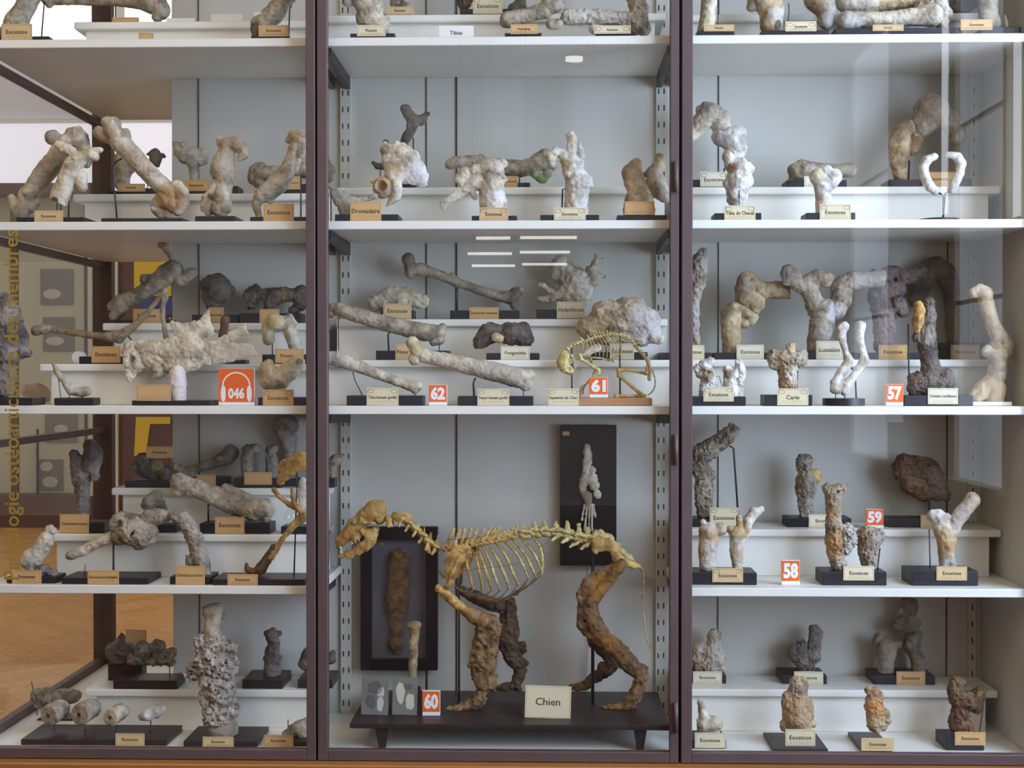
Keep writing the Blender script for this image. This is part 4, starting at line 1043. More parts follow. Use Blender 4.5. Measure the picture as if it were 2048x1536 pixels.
Sp('winged_pelvis', 'large pale winged pelvis on a pink-white stalk, third left shelf', 'S3', 0.035, 120).base(-170, 567, 1402, 0.12).card(-125, 1255, 195, 1405, '', 'card_orange', dY=0.006).bone(
    'pelvis', 'f.45 -200,900,54 -170,960,80 -150,1060,84 -175,1160,44 -187,1240,14', 'f.5 -60,920,70 0,1000,80 -10,1080,40', 'f.6 -100,900,50 60,930,80 200,940,110 330,930,110 450,940,90 540,950,50', 'f.6 90,1060,80 80,1150,50', 'f.6 200,1060,90 340,1060,80 430,1040,60', 'f.28 210,690,30 300,745,56 420,735,66 530,750,56 600,785,18', 'f.3 193,640,9 230,690,34', 'f.3 537,572,8 520,650,40 490,720,56', 'f.5 320,810,56 420,830,50', 'f.45 550,900,26 680,840,30 820,775,42 910,735,52', 'f.22 530,1020,56 640,980,74 760,945,76 900,945,56 990,980,12', '!f1.5 -165,1020,42,-60', '!300,955,26,-90 340,1000,20,-90', '!125,1030,22,-90 135,1110,14,-90', '!220,870,14,-90 260,900,12,-90', '!0,1000,16,-70 20,960,12,-70', 'c 905,735,.9,-.35', m='ivory', k=3.5, amp=1.6, amp2=1.0, stains=[((300, 930, 170), (176, 158, 126), .65), ((540, 930, 60), (110, 86, 62), .7), ((860, 960, 180), (210, 202, 186), .75), ((-30, 980, 140), (190, 172, 150), .55), ((-165, 1030, 36), (110, 92, 76), .8), ((320, 975, 34), (92, 76, 62), .7), ((130, 1070, 28), (92, 70, 58), .7)]).bone(
    'plaster_stalk', '255,1150,70 255,1250,74 265,1380,66', m='chalk', Yo=-0.02, amp=.5, stains=[((250, 1240, 200), (232, 212, 206), .8)])
Sp('round_dark_bone', 'round dark bone on a thin neck, third left upper step', 'S3L2', 0.36, 610).base(390, 820, 602, 0.08).card(545, 535, 687, 676, 'Exostose', 'card_orange').bone('round_bone', '630,370,125 610,340,110', '590,500,70 570,430,80', '520,330,60', '750,370,46', m='dusk', amp=4, stains=[((640, 320, 90), (128, 116, 96), .5), ((700, 450, 80), (110, 100, 100), .6)])
Sp('row_of_joint_bones', 'row of knobbly dark joint bones, third left upper step', 'S3L2', 0.36, 1150).base(835, 1410, 588, 0.08).card(1020, 550, 1205, 676, '', 'card_orange').bone('joint_row', '930,420,50 970,400,60 950,520,34', '970,350,26', '1080,420,50 1150,430,66 1130,520,60', '1250,420,66 1300,420,50', '1410,400,60 1400,500,50', '1340,560,40', m='dusk', ridge=4, amp=4, stains=[((1260, 410, 70), (136, 120, 70), .6), ((930, 450, 70), (132, 122, 110), .6)])
Sp('yellowed_joint', 'yellowed joint bone with white shaft, third left step by stile', 'S3L1', 0.2, 1280).base(1045, 1470, 972, 0.09).card(1165, 920, 1432, 1050, 'Exostose', 'card_orange').rod((1140, 800), (1140, 985), r=1.2).bone('joint_bone', '1100,830,50 1110,720,60 1160,680,80 1260,680,66', '1300,640,40 1340,690,30', '1310,760,60 1340,860,56 1370,960,50', m='pale', amp=3, stains=[((1160, 680, 90), (178, 154, 70), .8), ((1340, 860, 110), (156, 168, 176), .7), ((1090, 840, 60), (150, 132, 96), .6)])  # bluish grey on the shaft is shade put into the colour
Sp('cup_and_tube_bone', 'brownish knobbed bone ending in a cut tube, beside the sign 046', 'S3', 0.05, 1200).base(1005, 1465, 1372, 0.1).card(1050, 1300, 1337, 1460, 'Exostose', 'card_orange', 2).bone('tube_bone', '1100,1140,80 1130,1210,95 1210,1200,90 1290,1130,80 1370,1050,66', '1070,1080,36 1110,1060,40', '1200,1280,50 1120,1270,50', '!1400,1030,36 1370,1060,26', m='tan', amp=2.5, stains=[((1290, 1110, 130), (202, 190, 162), .8), ((1080, 1120, 70), (132, 106, 62), .7), ((1160, 1290, 90), (100, 82, 60), .7), ((1400, 1030, 40), (80, 64, 56), .9)])
Sp('small_brown_stub', 'small brown stub of bone behind the pelvis wing', 'S3L1', 0.24, 700).base(640, 890, 1022, 0.06).rod((690, 780), (690, 1040), r=1).bone('bone_stub', '700,650,40 690,720,36 670,800,28', m='umber')
a_ = number_sign  # shorthand
# sign 046 with headphones
z0 = SURF['S3'] + 0.0006; Y = 0.06
pa_, pb_ = P(437, 812, Y), P(508.5, 737, Y)
e = empty('audio_guide_sign', ((pa_[0] + pb_[0]) / 2, Y, z0), 'square orange headphone sign reading 046 on the third left shelf', 'audio sign')
w = pb_[0] - pa_[0]; h = pb_[2] - z0; ft = h * 0.09
link('block', box_mesh('block', (-w / 2, 0, 0), (w / 2, 0.012, h), 0.001), 'sign_white', e)
link('orange_face', box_mesh('orange_face', (-w / 2 + 0.0005, -0.0012, ft), (w / 2 - 0.0005, 0, h - 0.0005), 0.0003), 'sign_orange', e)
cz = ft + (h - ft) * 0.47; R0 = w * 0.40
V_ = []; F_ = []
for k in range(25):
    a = math.pi * (k / 24)
    for rr in (R0, R0 * 0.90):
        V_.append((rr * math.cos(a), -0.0016, cz + rr * math.sin(a)))
F_ = [(2 * k, 2 * k + 1, 2 * k + 3, 2 * k + 2) for k in range(24)]
link('headband', mesh_from('headband', V_, F_), 'sign_white', e)
for sx in (-1, 1):
    V_ = [(sx * (0.36 * w) + 0.075 * w * math.cos(t), -0.0017, cz - 0.20 * w + 0.23 * w * math.sin(t)) for t in [2 * math.pi * k / 24 for k in range(24)]]
    V_ = [(v[0] if sx * v[0] > 0.34 * w or True else v[0], v[1], v[2]) for v in V_]
    link('ear_cup', mesh_from('ear_cup', V_, [tuple(range(24))]), 'sign_white', e)
    xs_ = sorted((sx * 0.295 * w, sx * 0.255 * w))
    link('ear_pad', mesh_from('ear_pad', *quad_strip([(xs_[0], cz - 0.40 * w, xs_[1], cz - 0.02 * w)], -0.0018)), 'sign_orange', e)
me, tw = text_mesh('numeral', '046', 0.03, 0.0014, 0.0002)
o = link('numeral', me, 'sign_white', e, (0, -0.0018, cz - 0.21 * w)); o.rotation_euler = (math.pi / 2, 0, 0); o.scale = (w * 0.46 / tw, w * 0.46 / tw * 1.25, 1)

# ============ third shelf, centre bay
crop(620, 440, 2.695)
Sp('lumpy_flat_bone', 'lumpy pale flat bone on the left of the upper centre step', 'S3C2', 0.36, 480).base(380, 560, 485, 0.08).card(395, 450, 547, 533, 'Exostose', 'card_tan').bone('lumpy_bone', 'f.6 350,440,36 430,420,50 520,420,46 600,440,30', '430,390,26', '360,470,20', m='pale', amp=4, amp2=1, stains=[((480, 420, 160), (180, 170, 130), .4)])
Sp('spurred_femur', 'dark-ended thighbone with a small spur on its shaft', 'S3C2', 0.36, 940).base(755, 1130, 487, 0.08).card(860, 470, 1017, 533, 'Exostose osseuse', 'card_orange').rod((790, 330), (790, 490), r=3).rod((1110, 470), (1110, 490), r=1).bone(
    'femur', '530,212,32', '530,225,24 545,270,30 600,265,30 680,290,24 800,340,22 900,375,21 1020,410,26 1090,420,36', '540,290,26', '1110,395,32 1125,385,24', '1105,455,28', '765,298,13 800,328,14', m='ash', k=4, amp=1, stains=[((530, 220, 60), (92, 76, 60), .8), ((1110, 420, 60), (70, 52, 44), .85), ((850, 350, 200), (152, 138, 118), .4)])
Sp('horned_skull_piece', 'pale skull fragment with a horn-like prong at right', 'S3C2', 0.36, 1350).base(1220, 1480, 482, 0.08).card(1330, 440, 1482, 530, 'Hydarthrose', 'card_cream').bone('skull_piece', 'f.7 1430,340,80 1450,390,66 1400,400,60', 'f.7 1350,240,46 1380,290,60', '1340,300,36', '1530,330,28 1520,270,22 1545,215,14 1540,192,7', '1545,225,10 1580,215,5', '1545,295,10 1590,305,5', '1500,260,14', '1380,400,34 1300,420,22 1240,425,14', '1320,400,20 1240,350,10', '1450,430,40', '!1370,300,14', m='pale', amp=4, ridge=1.5, stains=[((1440, 370, 80), STAIN_PALE, .6), ((1540, 300, 50), (128, 118, 84), .6), ((1350, 240, 60), (150, 138, 122), .5)])
Sp('suspended_shin_bone', 'grey shinbone sloping down right above the lower centre step', 'S3C1', 0.2, 540).base(355, 750, 704, 0.09).card(460, 670, 622, 760, 'Fémur humain', 'card_tan').rod((440, 580), (420, 620), (425, 710), r=1.8).rod((697, 640), (697, 710), r=1).rod((152, 530), (155, 760), r=1).bone('shin_bone', '125,475,26 150,480,30 260,515,37 400,555,38 520,585,40 620,605,42 690,605,36', '715,578,20', '700,645,24 670,655,22', '110,505,22', m='ash', k=4, amp=1.2, stains=[((130, 480, 50), (100, 82, 68), .6)])
Sp('dark_lump_with_window', 'dark crusted lump with a pale square cut, lower centre step', 'S3C1', 0.2, 1090).base(950, 1237, 717, 0.08).card(1028, 680, 1185, 760, 'Fongosités', 'card_pale', 1).bone('dark_lump', '920,650,36 970,610,46 1010,610,40', '1080,610,52 1140,610,50 1160,640,40', '900,670,20', '970,570,16', m='dusk', ridge=3, amp=4).bone('cut_block', '1000,630,22 1020,640,22', m='tan', Yo=-0.03, k=2, amp=.4)
Sp('great_skull_mass', 'great pale and tan skull mass behind the cat skeleton', 'S3C1', 0.185, 1680).base(1520, 1820, 712, 0.1).card(1620, 665, 1747, 752, 'Exostose', 'card_pale').rod((1600, 640), (1600, 720), r=2).bone('skull_mass', 'f.75 1520,590,70 1600,540,85 1720,530,95 1790,560,85', '1760,460,40 1700,470,50', '1850,620,50 1880,640,26', '1600,620,50 1780,630,50', '1560,490,44 1620,470,36', m='pale', amp=5, amp2=1.5, stains=[((1530, 560, 120), (150, 122, 72), .8), ((1800, 560, 130), (190, 188, 190), .8), ((1620, 590, 26), STAIN_DARK, .8)])
Sp('slim_human_shinbone', 'slim pale shinbone tapering right, third centre shelf left', 'S3', 0.05, 400).base(197, 610, 947, 0.09).card(305, 905, 477, 1000, 'Tibia humain gonflé', 'card_cream', 2).rod((225, 790), (240, 860), (290, 960), r=1).rod((565, 910), (565, 955), r=1).bone('shin_bone', '85,745,36 150,750,38 240,780,33 350,825,25 470,870,21 550,895,26 580,895,24', '565,920,18', m='pale', k=4, amp=1, stains=[((120, 740, 70), (150, 142, 128), .6), ((540, 890, 60), (170, 148, 104), .5)])
Sp('swollen_human_femur', 'thick swollen grey thighbone on the third centre shelf', 'S3', 0.05, 1000).base(795, 1203, 950, 0.1).card(902, 910, 1074, 1006, 'Fémur humain gonflé', 'card_cream', 2).rod((892, 850), (880, 880), (885, 960), r=2).rod((1150, 920), (1150, 960), r=1).bone('femur', '550,660,31', '555,680,24 580,720,28 620,735,34 720,755,37 850,785,40 1000,820,46 1120,850,50', '565,750,30', '1185,835,28 1160,850,40', '1160,890,30', m='pale', k=4, amp=1.6, amp2=.8, stains=[((560, 690, 60), (190, 168, 110), .6), ((1000, 820, 200), (158, 156, 158), .7), ((1150, 880, 60), (140, 132, 126), .5)])
number_sign('62', 'orange number sign 62 between the two human leg bones', 'S3', 0.07, 857.5, 769.5, 894, 811)

# ============ third shelf, right bay
crop(1340, 440, 2.893)
Sp('tall_crusted_club', 'tall club-shaped bone with crusted head beside the mullion', 'S3R', 0.25, 130).base(-60, 240, 767, 0.1).card(60, 724, 199, 806, 'Exostose', 'card_cream').bone('club_bone', '175,230,40 165,300,44 150,380,40 140,460,28 140,580,24 142,720,24', '190,190,24', '!150,240,16,-40', m='ash', ridge=3, amp=3, freq=.09, stains=[((145, 560, 120), (176, 170, 168), .7), ((170, 250, 70), (110, 100, 92), .5)])
Sp('angled_knee_joint', 'tan knee joint bent to the right, third right step', 'S3R', 0.29, 440).base(255, 620, 767, 0.1).card(385, 722, 544, 806, 'Exostose', 'card_pale').rod((278, 700), (278, 775), r=1.5).bone('knee_joint', 'f.9 430,360,42 440,400,56 440,450,56 490,470,50', '480,370,36 520,400,44', 'k2 540,410,42 620,405,44 700,405,46', 'f.7 470,330,26 430,330,26', '510,490,34 490,515,26', '!500,440,24,-60', 'c 688,405,1,-.05', m='tan', amp=1.5, ridge=1.2, stains=[((430, 370, 70), (130, 120, 100), .75), ((650, 430, 90), (150, 120, 62), .6), ((500, 480, 50), (176, 150, 104), .6), ((560, 380, 60), (170, 150, 110), .4)]).bone('shin_column', 'f.9 355,780,46 355,680,48 350,590,54 360,540,48', '320,530,26 370,500,26 410,500,30', '440,530,30 480,560,26 470,590,22', '430,600,26', m='tan', amp=1.5, ridge=1, stains=[((330, 530, 50), (100, 86, 66), .7), ((370, 680, 90), (200, 180, 130), .6), ((470, 560, 40), (214, 196, 156), .7)])
Sp('hip_joint_with_arm', 'white-blotched hip joint with arm reaching right, third right step', 'S3R', 0.235, 900).base(628, 1090, 767, 0.09).card(845, 700, 1001, 806, 'Luxation', 'card_pale').rod((925, 600), (922, 650), (920, 780), r=1.6).bone('hip_joint', 'f.7 680,290,30 700,320,40 740,370,40 800,390,50', 'f.7 660,310,20 680,350,26', '790,360,36 850,330,40 900,350,36', '920,320,18 940,330,14', 'f.9 810,420,44 840,490,50 880,540,50', '820,500,30 830,540,24', 'f.9 890,520,66 880,610,62 860,690,56 850,740,50', '960,520,50 990,460,52 980,400,46', 'k2 1000,370,44 1060,350,46 1140,345,42 1250,340,42', '1010,420,40 1000,480,30', '!k1 900,420,40,-40 915,440,30,0', '!850,360,18,-60', 'c 1238,340,1,.06', m='ash', amp=1.6, ridge=1.2, stains=[((690, 310, 60), (120, 112, 102), .7), ((940, 540, 60), (226, 224, 226), .7), ((880, 640, 60), (186, 182, 176), .7), ((860, 340, 50), (140, 110, 70), .7), ((1140, 345, 110), (166, 158, 150), .7), ((830, 500, 50), (176, 166, 146), .6)])
Sp('dark_purple_joint', 'dark reddish joint bone with pale pink shaft, third right step', 'S3R', 0.29, 1270).base(1105, 1460, 767, 0.09).card(1207, 722, 1373, 806, 'Exostose', 'card_orange').rod((1235, 680), (1235, 780), r=1.5).bone('joint_bone', '1175,300,16', 'k2 1260,310,36 1300,300,30 1350,330,38 1440,310,44', '1180,430,34 1230,420,50 1280,400,46 1320,400,40', '1160,460,18', 'f.9 1220,500,54 1240,560,58 1240,640,54 1225,730,40', '1320,490,46 1340,520,34', '!1250,470,18,-60', '!1290,450,16,-60', m='dusk', ridge=2.2, amp=2.5, freq=.09, stains=[((1240, 640, 120), (178, 156, 152), .85), ((1330, 500, 60), (160, 140, 138), .7), ((1290, 390, 110), (84, 60, 58), .6)])
Sp('arched_brown_bone', 'arched brown bone with amber patch behind the tall dark femur', 'S3R', 0.385, 1620).base(1550, 1832, 710, 0.085).card(1625, 722, 1792, 806, 'Exostose', 'card_tan').bone('arched_bone', '1480,290,46 1540,270,52 1590,310,52 1620,380,46', '1650,370,22 1640,410,30', '1630,440,40 1640,560,38 1640,690,36', '1450,380,50 1430,460,44', '1400,360,30 1500,340,40', m='dusk', ridge=2, amp=2.5, freq=.09, stains=[((1640, 600, 110), (124, 96, 62), .7), ((1560, 290, 80), (96, 74, 66), .5)])
Sp('tall_crusted_femur', 'tall dark femur with amber crust and bulbous lower end', 'S3', 0.06, 1550).base(1355, 1755, 1015, 0.12).card(1492, 973, 1667, 1066, 'Ostéite raréfiante', 'card_pale', 1).rod((1378, 600), (1385, 1030), r=1.6).bone('femur', '1500,480,26 1500,560,32 1480,640,44 1490,720,44 1500,800,42 1510,870,48', 'f.9 1430,930,46 1420,970,40 1490,930,56', 'f.9 1590,900,40 1600,940,40 1560,950,46', '1500,980,40', '1430,680,24 1450,640,30', '!1510,960,20,-70', m='dusk', ridge=3, amp=2.5, freq=.1, stains=[((1470, 660, 60), (170, 160, 146), .7), ((1510, 540, 50), (130, 122, 116), .6), ((1500, 930, 120), (92, 70, 54), .6), ((1440, 900, 50), (120, 92, 52), .5)]).bone('amber_crust', '1435,490,22 1440,530,28 1435,590,28 1430,640,18', m='amber', Yo=-0.01, ridge=1.5, amp=2, freq=.12)
Sp('pale_knee_and_hoof', 'pale beige leg joint standing at the right end of the third shelf', 'S3', 0.08, 1870).base(1740, 1980, 1052, 0.1, 'white_paint').bone('upper_shaft', 'f.8 1760,420,24 1800,410,36 1835,420,30', '1820,430,40 1840,520,36 1870,610,36 1910,690,46 1940,730,44', '1900,740,50', '!1900,715,16,-60', m='ivory', amp=1, stains=[((1840, 500, 180), (212, 182, 130), .6), ((1900, 715, 36), (150, 112, 66), .7)]).bone('lower_joint', '1840,760,34 1900,780,56 1950,760,34', '1900,840,48 1890,900,46', '1870,930,40 1800,990,46 1770,1020,36', '1880,980,56 1880,1030,50', '!1840,940,14,-60', m='ivory', amp=1.6, stains=[((1860, 980, 110), (206, 174, 126), .7), ((1900, 780, 60), (204, 178, 134), .5)])
Sp('two_small_crusted_bones', 'two small crusted bones joined by wire beside the mullion', 'S3', 0.05, 280).base(100, 440, 1022, 0.1).card(193, 965, 369, 1050, 'Exostose', 'card_cream', 2).rod((260, 905), (285, 905), (320, 875), r=.8).bone('crusted_bone', '215,880,34 220,920,34 200,980,26 195,1030,22', '160,860,20 190,835,20 235,815,16 255,835,12', '180,890,22', '262,945,14 240,960,18', '!215,880,14,-40', m='chalk', ridge=3, amp=2.5, freq=.12, stains=[((215, 895, 46), (140, 106, 58), .8)]).bone('crusted_bone', '335,870,24 350,900,34 345,950,30 360,1010,28', '395,820,16 412,870,20 405,930,18 402,1010,18', m='chalk', ridge=2.5, amp=2.5, freq=.12, stains=[((345, 890, 36), (120, 78, 44), .85)])
Sp('flared_crusted_joint', 'flared crusted joint on a tan shaft, third right shelf', 'S3', 0.05, 690).base(550, 825, 1012, 0.1).card(620, 975, 801, 1072, 'Carie', 'card_cream', 2).rod((738, 870), (735, 1020), r=1.5).bone('joint_bone', 'f.9 680,1040,42 682,950,42 680,870,48', '640,800,44 600,790,30 610,830,30', '680,810,44 730,800,36 765,780,24 760,820,26', '690,760,22 700,735,22', '590,760,12', '!650,790,14,-60', '!700,800,14,-60', m='ash', ridge=3.5, amp=2.5, freq=.11, stains=[((665, 940, 80), (180, 144, 104), .8), ((715, 890, 50), (232, 228, 222), .7), ((640, 800, 60), (120, 96, 66), .6), ((700, 745, 26), (220, 200, 150), .85), ((755, 800, 40), (176, 170, 162), .7)])
s = Sp('pair_of_bowed_limbs', 'pair of slim bowed limb bones on a round black base', 'S3', 0.05, 1032).disc(910, 1155, 1034)
s.rod((1035, 850), (1070, 870), (1078, 1040), r=1.8).rod((958, 980), (958, 1045), r=1).rod((1010, 980), (1010, 1045), r=1).bone('bowed_limb', '1010,615,24 985,630,18', '1000,620,22 995,680,22 1015,760,15 1035,810,24', '1035,815,24 985,880,18 955,940,22 950,980,24', '1030,850,14 1000,920,10 975,985,20', m='chalk', k=4, amp=.8, stains=[((1030, 815, 40), (160, 140, 96), .6), ((960, 985, 40), (180, 158, 120), .6)]).bone('bowed_limb', '1105,612,26', '1100,620,24 1095,690,22 1120,770,15 1130,815,24', '1120,820,24 1070,890,20 1020,960,24 1010,990,24', m='chalk', k=4, amp=.8, stains=[((1125, 815, 40), (166, 146, 106), .6)])
number_sign('57', 'orange number sign 57 on the third right shelf', 'S3', 0.06, 1771.5, 768, 1807, 809)
# ============ fourth shelf, left bay
crop(0, 820, 3.0118)
Sp('cleft_topped_bone', 'tall grey bone with dark cleft top, fourth left step', 'S4L1', 0.22, 480).base(380, 625, 676, 0.09).card(360, 628, 535, 742, 'Ostéosarcome', 'card_orange').bone('cleft_bone', '445,270,26 470,330,44 490,420,48 495,520,34 497,640,32', '545,215,38 560,260,46 530,350,46', '590,290,22 570,400,24', '!500,260,14 500,330,8', m='grey', ridge=2, amp=2.5, stains=[((510, 260, 130), STAIN_DARK, .75), ((495, 540, 110), (146, 134, 128), .7)])
Sp('dark_lumps_on_board', 'dark lumps on a board with a raised brown card', 'S4L2', 0.36, 890).base(750, 1040, 425, 0.1).card(880, 220, 1042, 290, 'Exostose', 'card_orange', dY=-0.03).rod((900, 285), (900, 430), r=1, Yo=-0.012).rod((1015, 285), (1015, 430), r=1, Yo=-0.012).bone('dark_lump', '830,340,30 860,300,34 880,360,44 940,340,40', '920,390,26', '990,380,40 1000,410,30', m='dusk', ridge=3, amp=3, stains=[((960, 330, 40), (160, 124, 70), .6)])
Sp('crossed_grey_bones', 'pair of grey bones crossing behind the thick diagonal bone', 'S4L2', 0.40, 1220).base(1100, 1362, 405, 0.075).card(1185, 390, 1300, 458, '', 'card_orange').bone('limb_bone', '1390,255,44 1370,280,40 1280,320,28 1140,365,24', m='grey', stains=[((1390, 250, 60), (96, 88, 76), .6)]).bone('limb_bone', '1060,345,24 1090,370,28 1150,390,34', m='ash')
Sp('twin_stub_joints', 'two short stubby joint bones on the fourth left upper step', 'S4L2', 0.36, 1540).base(1405, 1690, 412, 0.09).card(1470, 375, 1637, 450, '', 'card_orange').bone('stub_joint', '1500,250,36 1540,240,28', '1490,300,34 1490,390,30', m='grey', ridge=2, amp=3).bone('stub_joint', '1635,240,28 1655,232,20', '1640,300,34 1640,390,30', m='grey', ridge=2, amp=3, stains=[((1640, 300, 60), (150, 138, 120), .5)])
Sp('tall_grey_shank', 'tall grey shank reaching the third shelf beside the stile', 'S4L2', 0.42, 1730).base(1700, 1850, 412, 0.06).bone('shank', '1690,70,44 1740,90,56', '1690,120,40 1740,180,46 1740,280,36 1750,420,36', m='grey', amp=2.5, stains=[((1740, 240, 50), (160, 160, 160), .6)])
Sp('small_knob_block', 'small knob bone seen past the stile at the fourth step end', 'S4L2', 0.37, 2010).base(1960, 2015, 410, 0.06).bone('knob_bone', '1990,320,22 2020,300,30 2050,290,24', '2005,350,16 2005,415,14', m='ash')
Sp('thick_diagonal_bone', 'thick pale-grey bone sloping down right, fourth left step', 'S4L1', 0.22, 1400).base(1200, 1625, 684, 0.1).card(1295, 645, 1472, 745, 'Exostose', 'card_orange').rod((1255, 520), (1255, 700), r=2).bone('thick_bone', '1075,420,38 1070,480,34', '1080,440,50 1180,470,50 1300,520,52 1420,575,56 1530,600,62 1590,600,58', '1600,640,34', '1360,470,26 1480,530,30', m='pale', amp=1.8, amp2=1, ridge=1.2, stains=[((1420, 520, 120), (136, 126, 116), .6), ((1590, 610, 40), (130, 118, 108), .6)])
Sp('glass_globe', 'clear glass globe on a black block by the left stile', 'S4L1', 0.22, 1760, cat='glass globe').base(1690, 1870, 702, 0.08)
s_ = bpy.context.scene.objects['glass_globe']
bm_ = bmesh.new(); bmesh.ops.create_uvsphere(bm_, u_segments=28, v_segments=16, radius=0.026)
me_ = bpy.data.meshes.new('globe'); bm_.to_mesh(me_); bm_.free(); me_.polygons.foreach_set('use_smooth', [True] * len(me_.polygons))
g_ = link('globe', me_, 'jar_glass', s_); gc = P(1755 / 3.0118, 820 + 640 / 3.0118, 0.26); g_.location = Vector(gc) - s_.location
link('globe_stem', tube_mesh('globe_stem', [gc - np.array((0, 0, 0.027)), np.array((gc[0], gc[1], zat(583, 1053, 0.22)))], 0.004, 8, s_.location), 'iron', s_)
Sp('grey_triangle_fragment', 'grey-brown triangular fragment behind the beaked skull', 'S4L1', 0.24, 960).base(900, 1060, 690, 0.07).rod((930, 600), (930, 700), r=1).bone('triangle_fragment', 'f.6 880,580,26 900,560,40 940,520,34 960,500,16', 'f.6 960,560,34 990,600,20', m='grey', stains=[((960, 570, 50), STAIN_DARK, .5)])
Sp('beaked_skull', 'grey skull-like bone with long pale beak on a broad black board', 'S4', 0.05, 630).base(367, 890, 1012, 0.15, 'base_black').card(528, 965, 716, 1060, 'Exostose multiple', 'card_orange').rod((684, 780), (684, 1025), r=2).rod((512, 930), (512, 1000), r=.8).bone('skull', '740,690,70 800,720,86 860,740,80', '720,760,50', '900,650,46 960,640,40 1000,640,30', '840,800,40 900,770,40', '!820,737,24,-70 825,737,18,-40', '!740,680,26,-60', '!790,640,20,-70', m='ash', ridge=1.5, amp=2, amp2=1.2, stains=[((700, 780, 50), (130, 110, 70), .6), ((940, 650, 80), (162, 152, 140), .5)]).bone('beak', '690,760,36 600,795,26 500,850,26 430,872,28', '415,880,20', m='ivory', amp=.8, stains=[((440, 870, 60), (150, 134, 118), .7)])
Sp('arched_grey_bone', 'grey arched bone bending down to a tan card, fourth left shelf', 'S4', 0.05, 1150).base(1020, 1262, 1005, 0.12).card(1057, 940, 1233, 1062, 'Ostéosarcome', 'card_orange').rod((1122, 870), (1115, 950), r=1).bone('arched_bone', '1055,640,30 1100,650,36 1140,700,42 1175,780,44 1200,870,42 1225,940,34 1235,990,30', '1150,900,26 1140,950,20', '1240,920,22', m='ash', ridge=2.5, freq=.1, amp=2, stains=[((1120, 680, 80), (160, 152, 144), .6), ((1210, 900, 60), (170, 162, 156), .4)])
Sp('amber_mounted_leg', 'amber bird-like leg with dark claw foot mounted on a rod', 'S4', 0.04, 1550).base(1275, 1835, 1020, 0.15, 'base_brown').card(1370, 990, 1552, 1082, 'Exostose', 'card_orange').rod((1792, 330), (1770, 1030), r=1.5).bone('shoulder_blade', 'f.3 1690,430,24 1730,350,46 1800,310,54 1860,320,50', 'f.3 1840,280,20', m='amber', amp=1).bone('white_blade', 'f.25 1820,420,18 1830,500,34 1840,580,30', m='silver', amp=.5).bone('thin_limb', '1650,480,14 1680,520,12 1740,570,12 1800,600,14', '1760,480,12 1770,560,14 1810,610,18', m='honey', k=3, amp=.5).bone('leg_bone', '1830,640,28 1770,690,20 1700,780,15 1660,840,18 1630,880,26', m='honey', k=4, stains=[((1830, 640, 50), STAIN_DARK, .6)]).bone('claw_foot', '1650,830,18 1600,910,24 1570,960,26 1520,975,16 1490,960,14 1485,930,8', '1590,920,14 1560,940,14', '1560,980,16', m='umber', ridge=2, amp=2)
Sp('crouching_pale_bone', 'pale curled bone on grey crust at the left shelf end', 'S4', 0.06, 200).base(35, 330, 1005, 0.1).card(73, 965, 249, 1060, 'Exostose', 'card_orange').bone('curled_bone', '190,890,50 170,910,40', '200,900,48 250,830,44 280,770,38', '300,720,26 320,730,20', '290,800,26', m='pale', amp=1.5, ridge=1.2, stains=[((180, 900, 70), STAIN_PALE, .7)]).bone('crust', '180,960,22 260,965,30 320,980,22', m='grey', ridge=3, amp=2, Yo=-0.01)

# ============ bottom board, left bay
crop(0, 1160, 3.0118)
Sp('crust_row_on_board', 'row of grey crusts on a dark board with a card on a wire', 'FL', 0.275, 870).base(676, 1060, 605, 0.115, 'base_brown').rod((820, 375), (815, 620), r=.8).rod((1022, 500), (1022, 620), r=1).card(757, 300, 882, 378, '', 'card_orange', dY=-0.08).bone('crust', '860,420,42 880,450,36', '950,410,44 960,450,36', '1030,440,28', '800,480,26 1030,490,22', m='grey', ridge=3.5, amp=4)
Sp('crust_lump', 'dark crusted lump on a small block by the corner post', 'FL', 0.4, 740).base(645, 850, 510, 0.06, 'base_brown').bone('crust_lump', '690,430,46 740,410,56 780,430,50', '730,360,22', '720,480,40', m='grey', ridge=3.5, amp=4, stains=[((740, 430, 110), (112, 102, 104), .5)])
Sp('totem_bone', 'small dark totem-like bone on a flat black board', 'FL', 0.29, 1580).base(1455, 1700, 602, 0.16, 'base_brown').bone('totem', '1640,330,34 1650,380,30 1640,430,38 1640,480,36 1640,560,44', '1610,320,14', '1680,320,14', '1600,470,14 1690,465,12', m='dusk', ridge=2, amp=2.5, stains=[((1640, 550, 60), (130, 112, 100), .7), ((1650, 330, 50), (126, 112, 90), .6)])
Sp('dark_pair_stub', 'dark stub bone half hidden behind the left stile, low step', 'FL', 0.3, 1900).base(1790, 2000, 600, 0.15, 'base_brown').bone('stub_bone', '1850,500,42 1860,450,36 1870,400,14', '1990,470,30 2000,440,16', m='dusk', ridge=2, amp=3, stains=[((1850, 500, 50), (160, 150, 140), .5)])
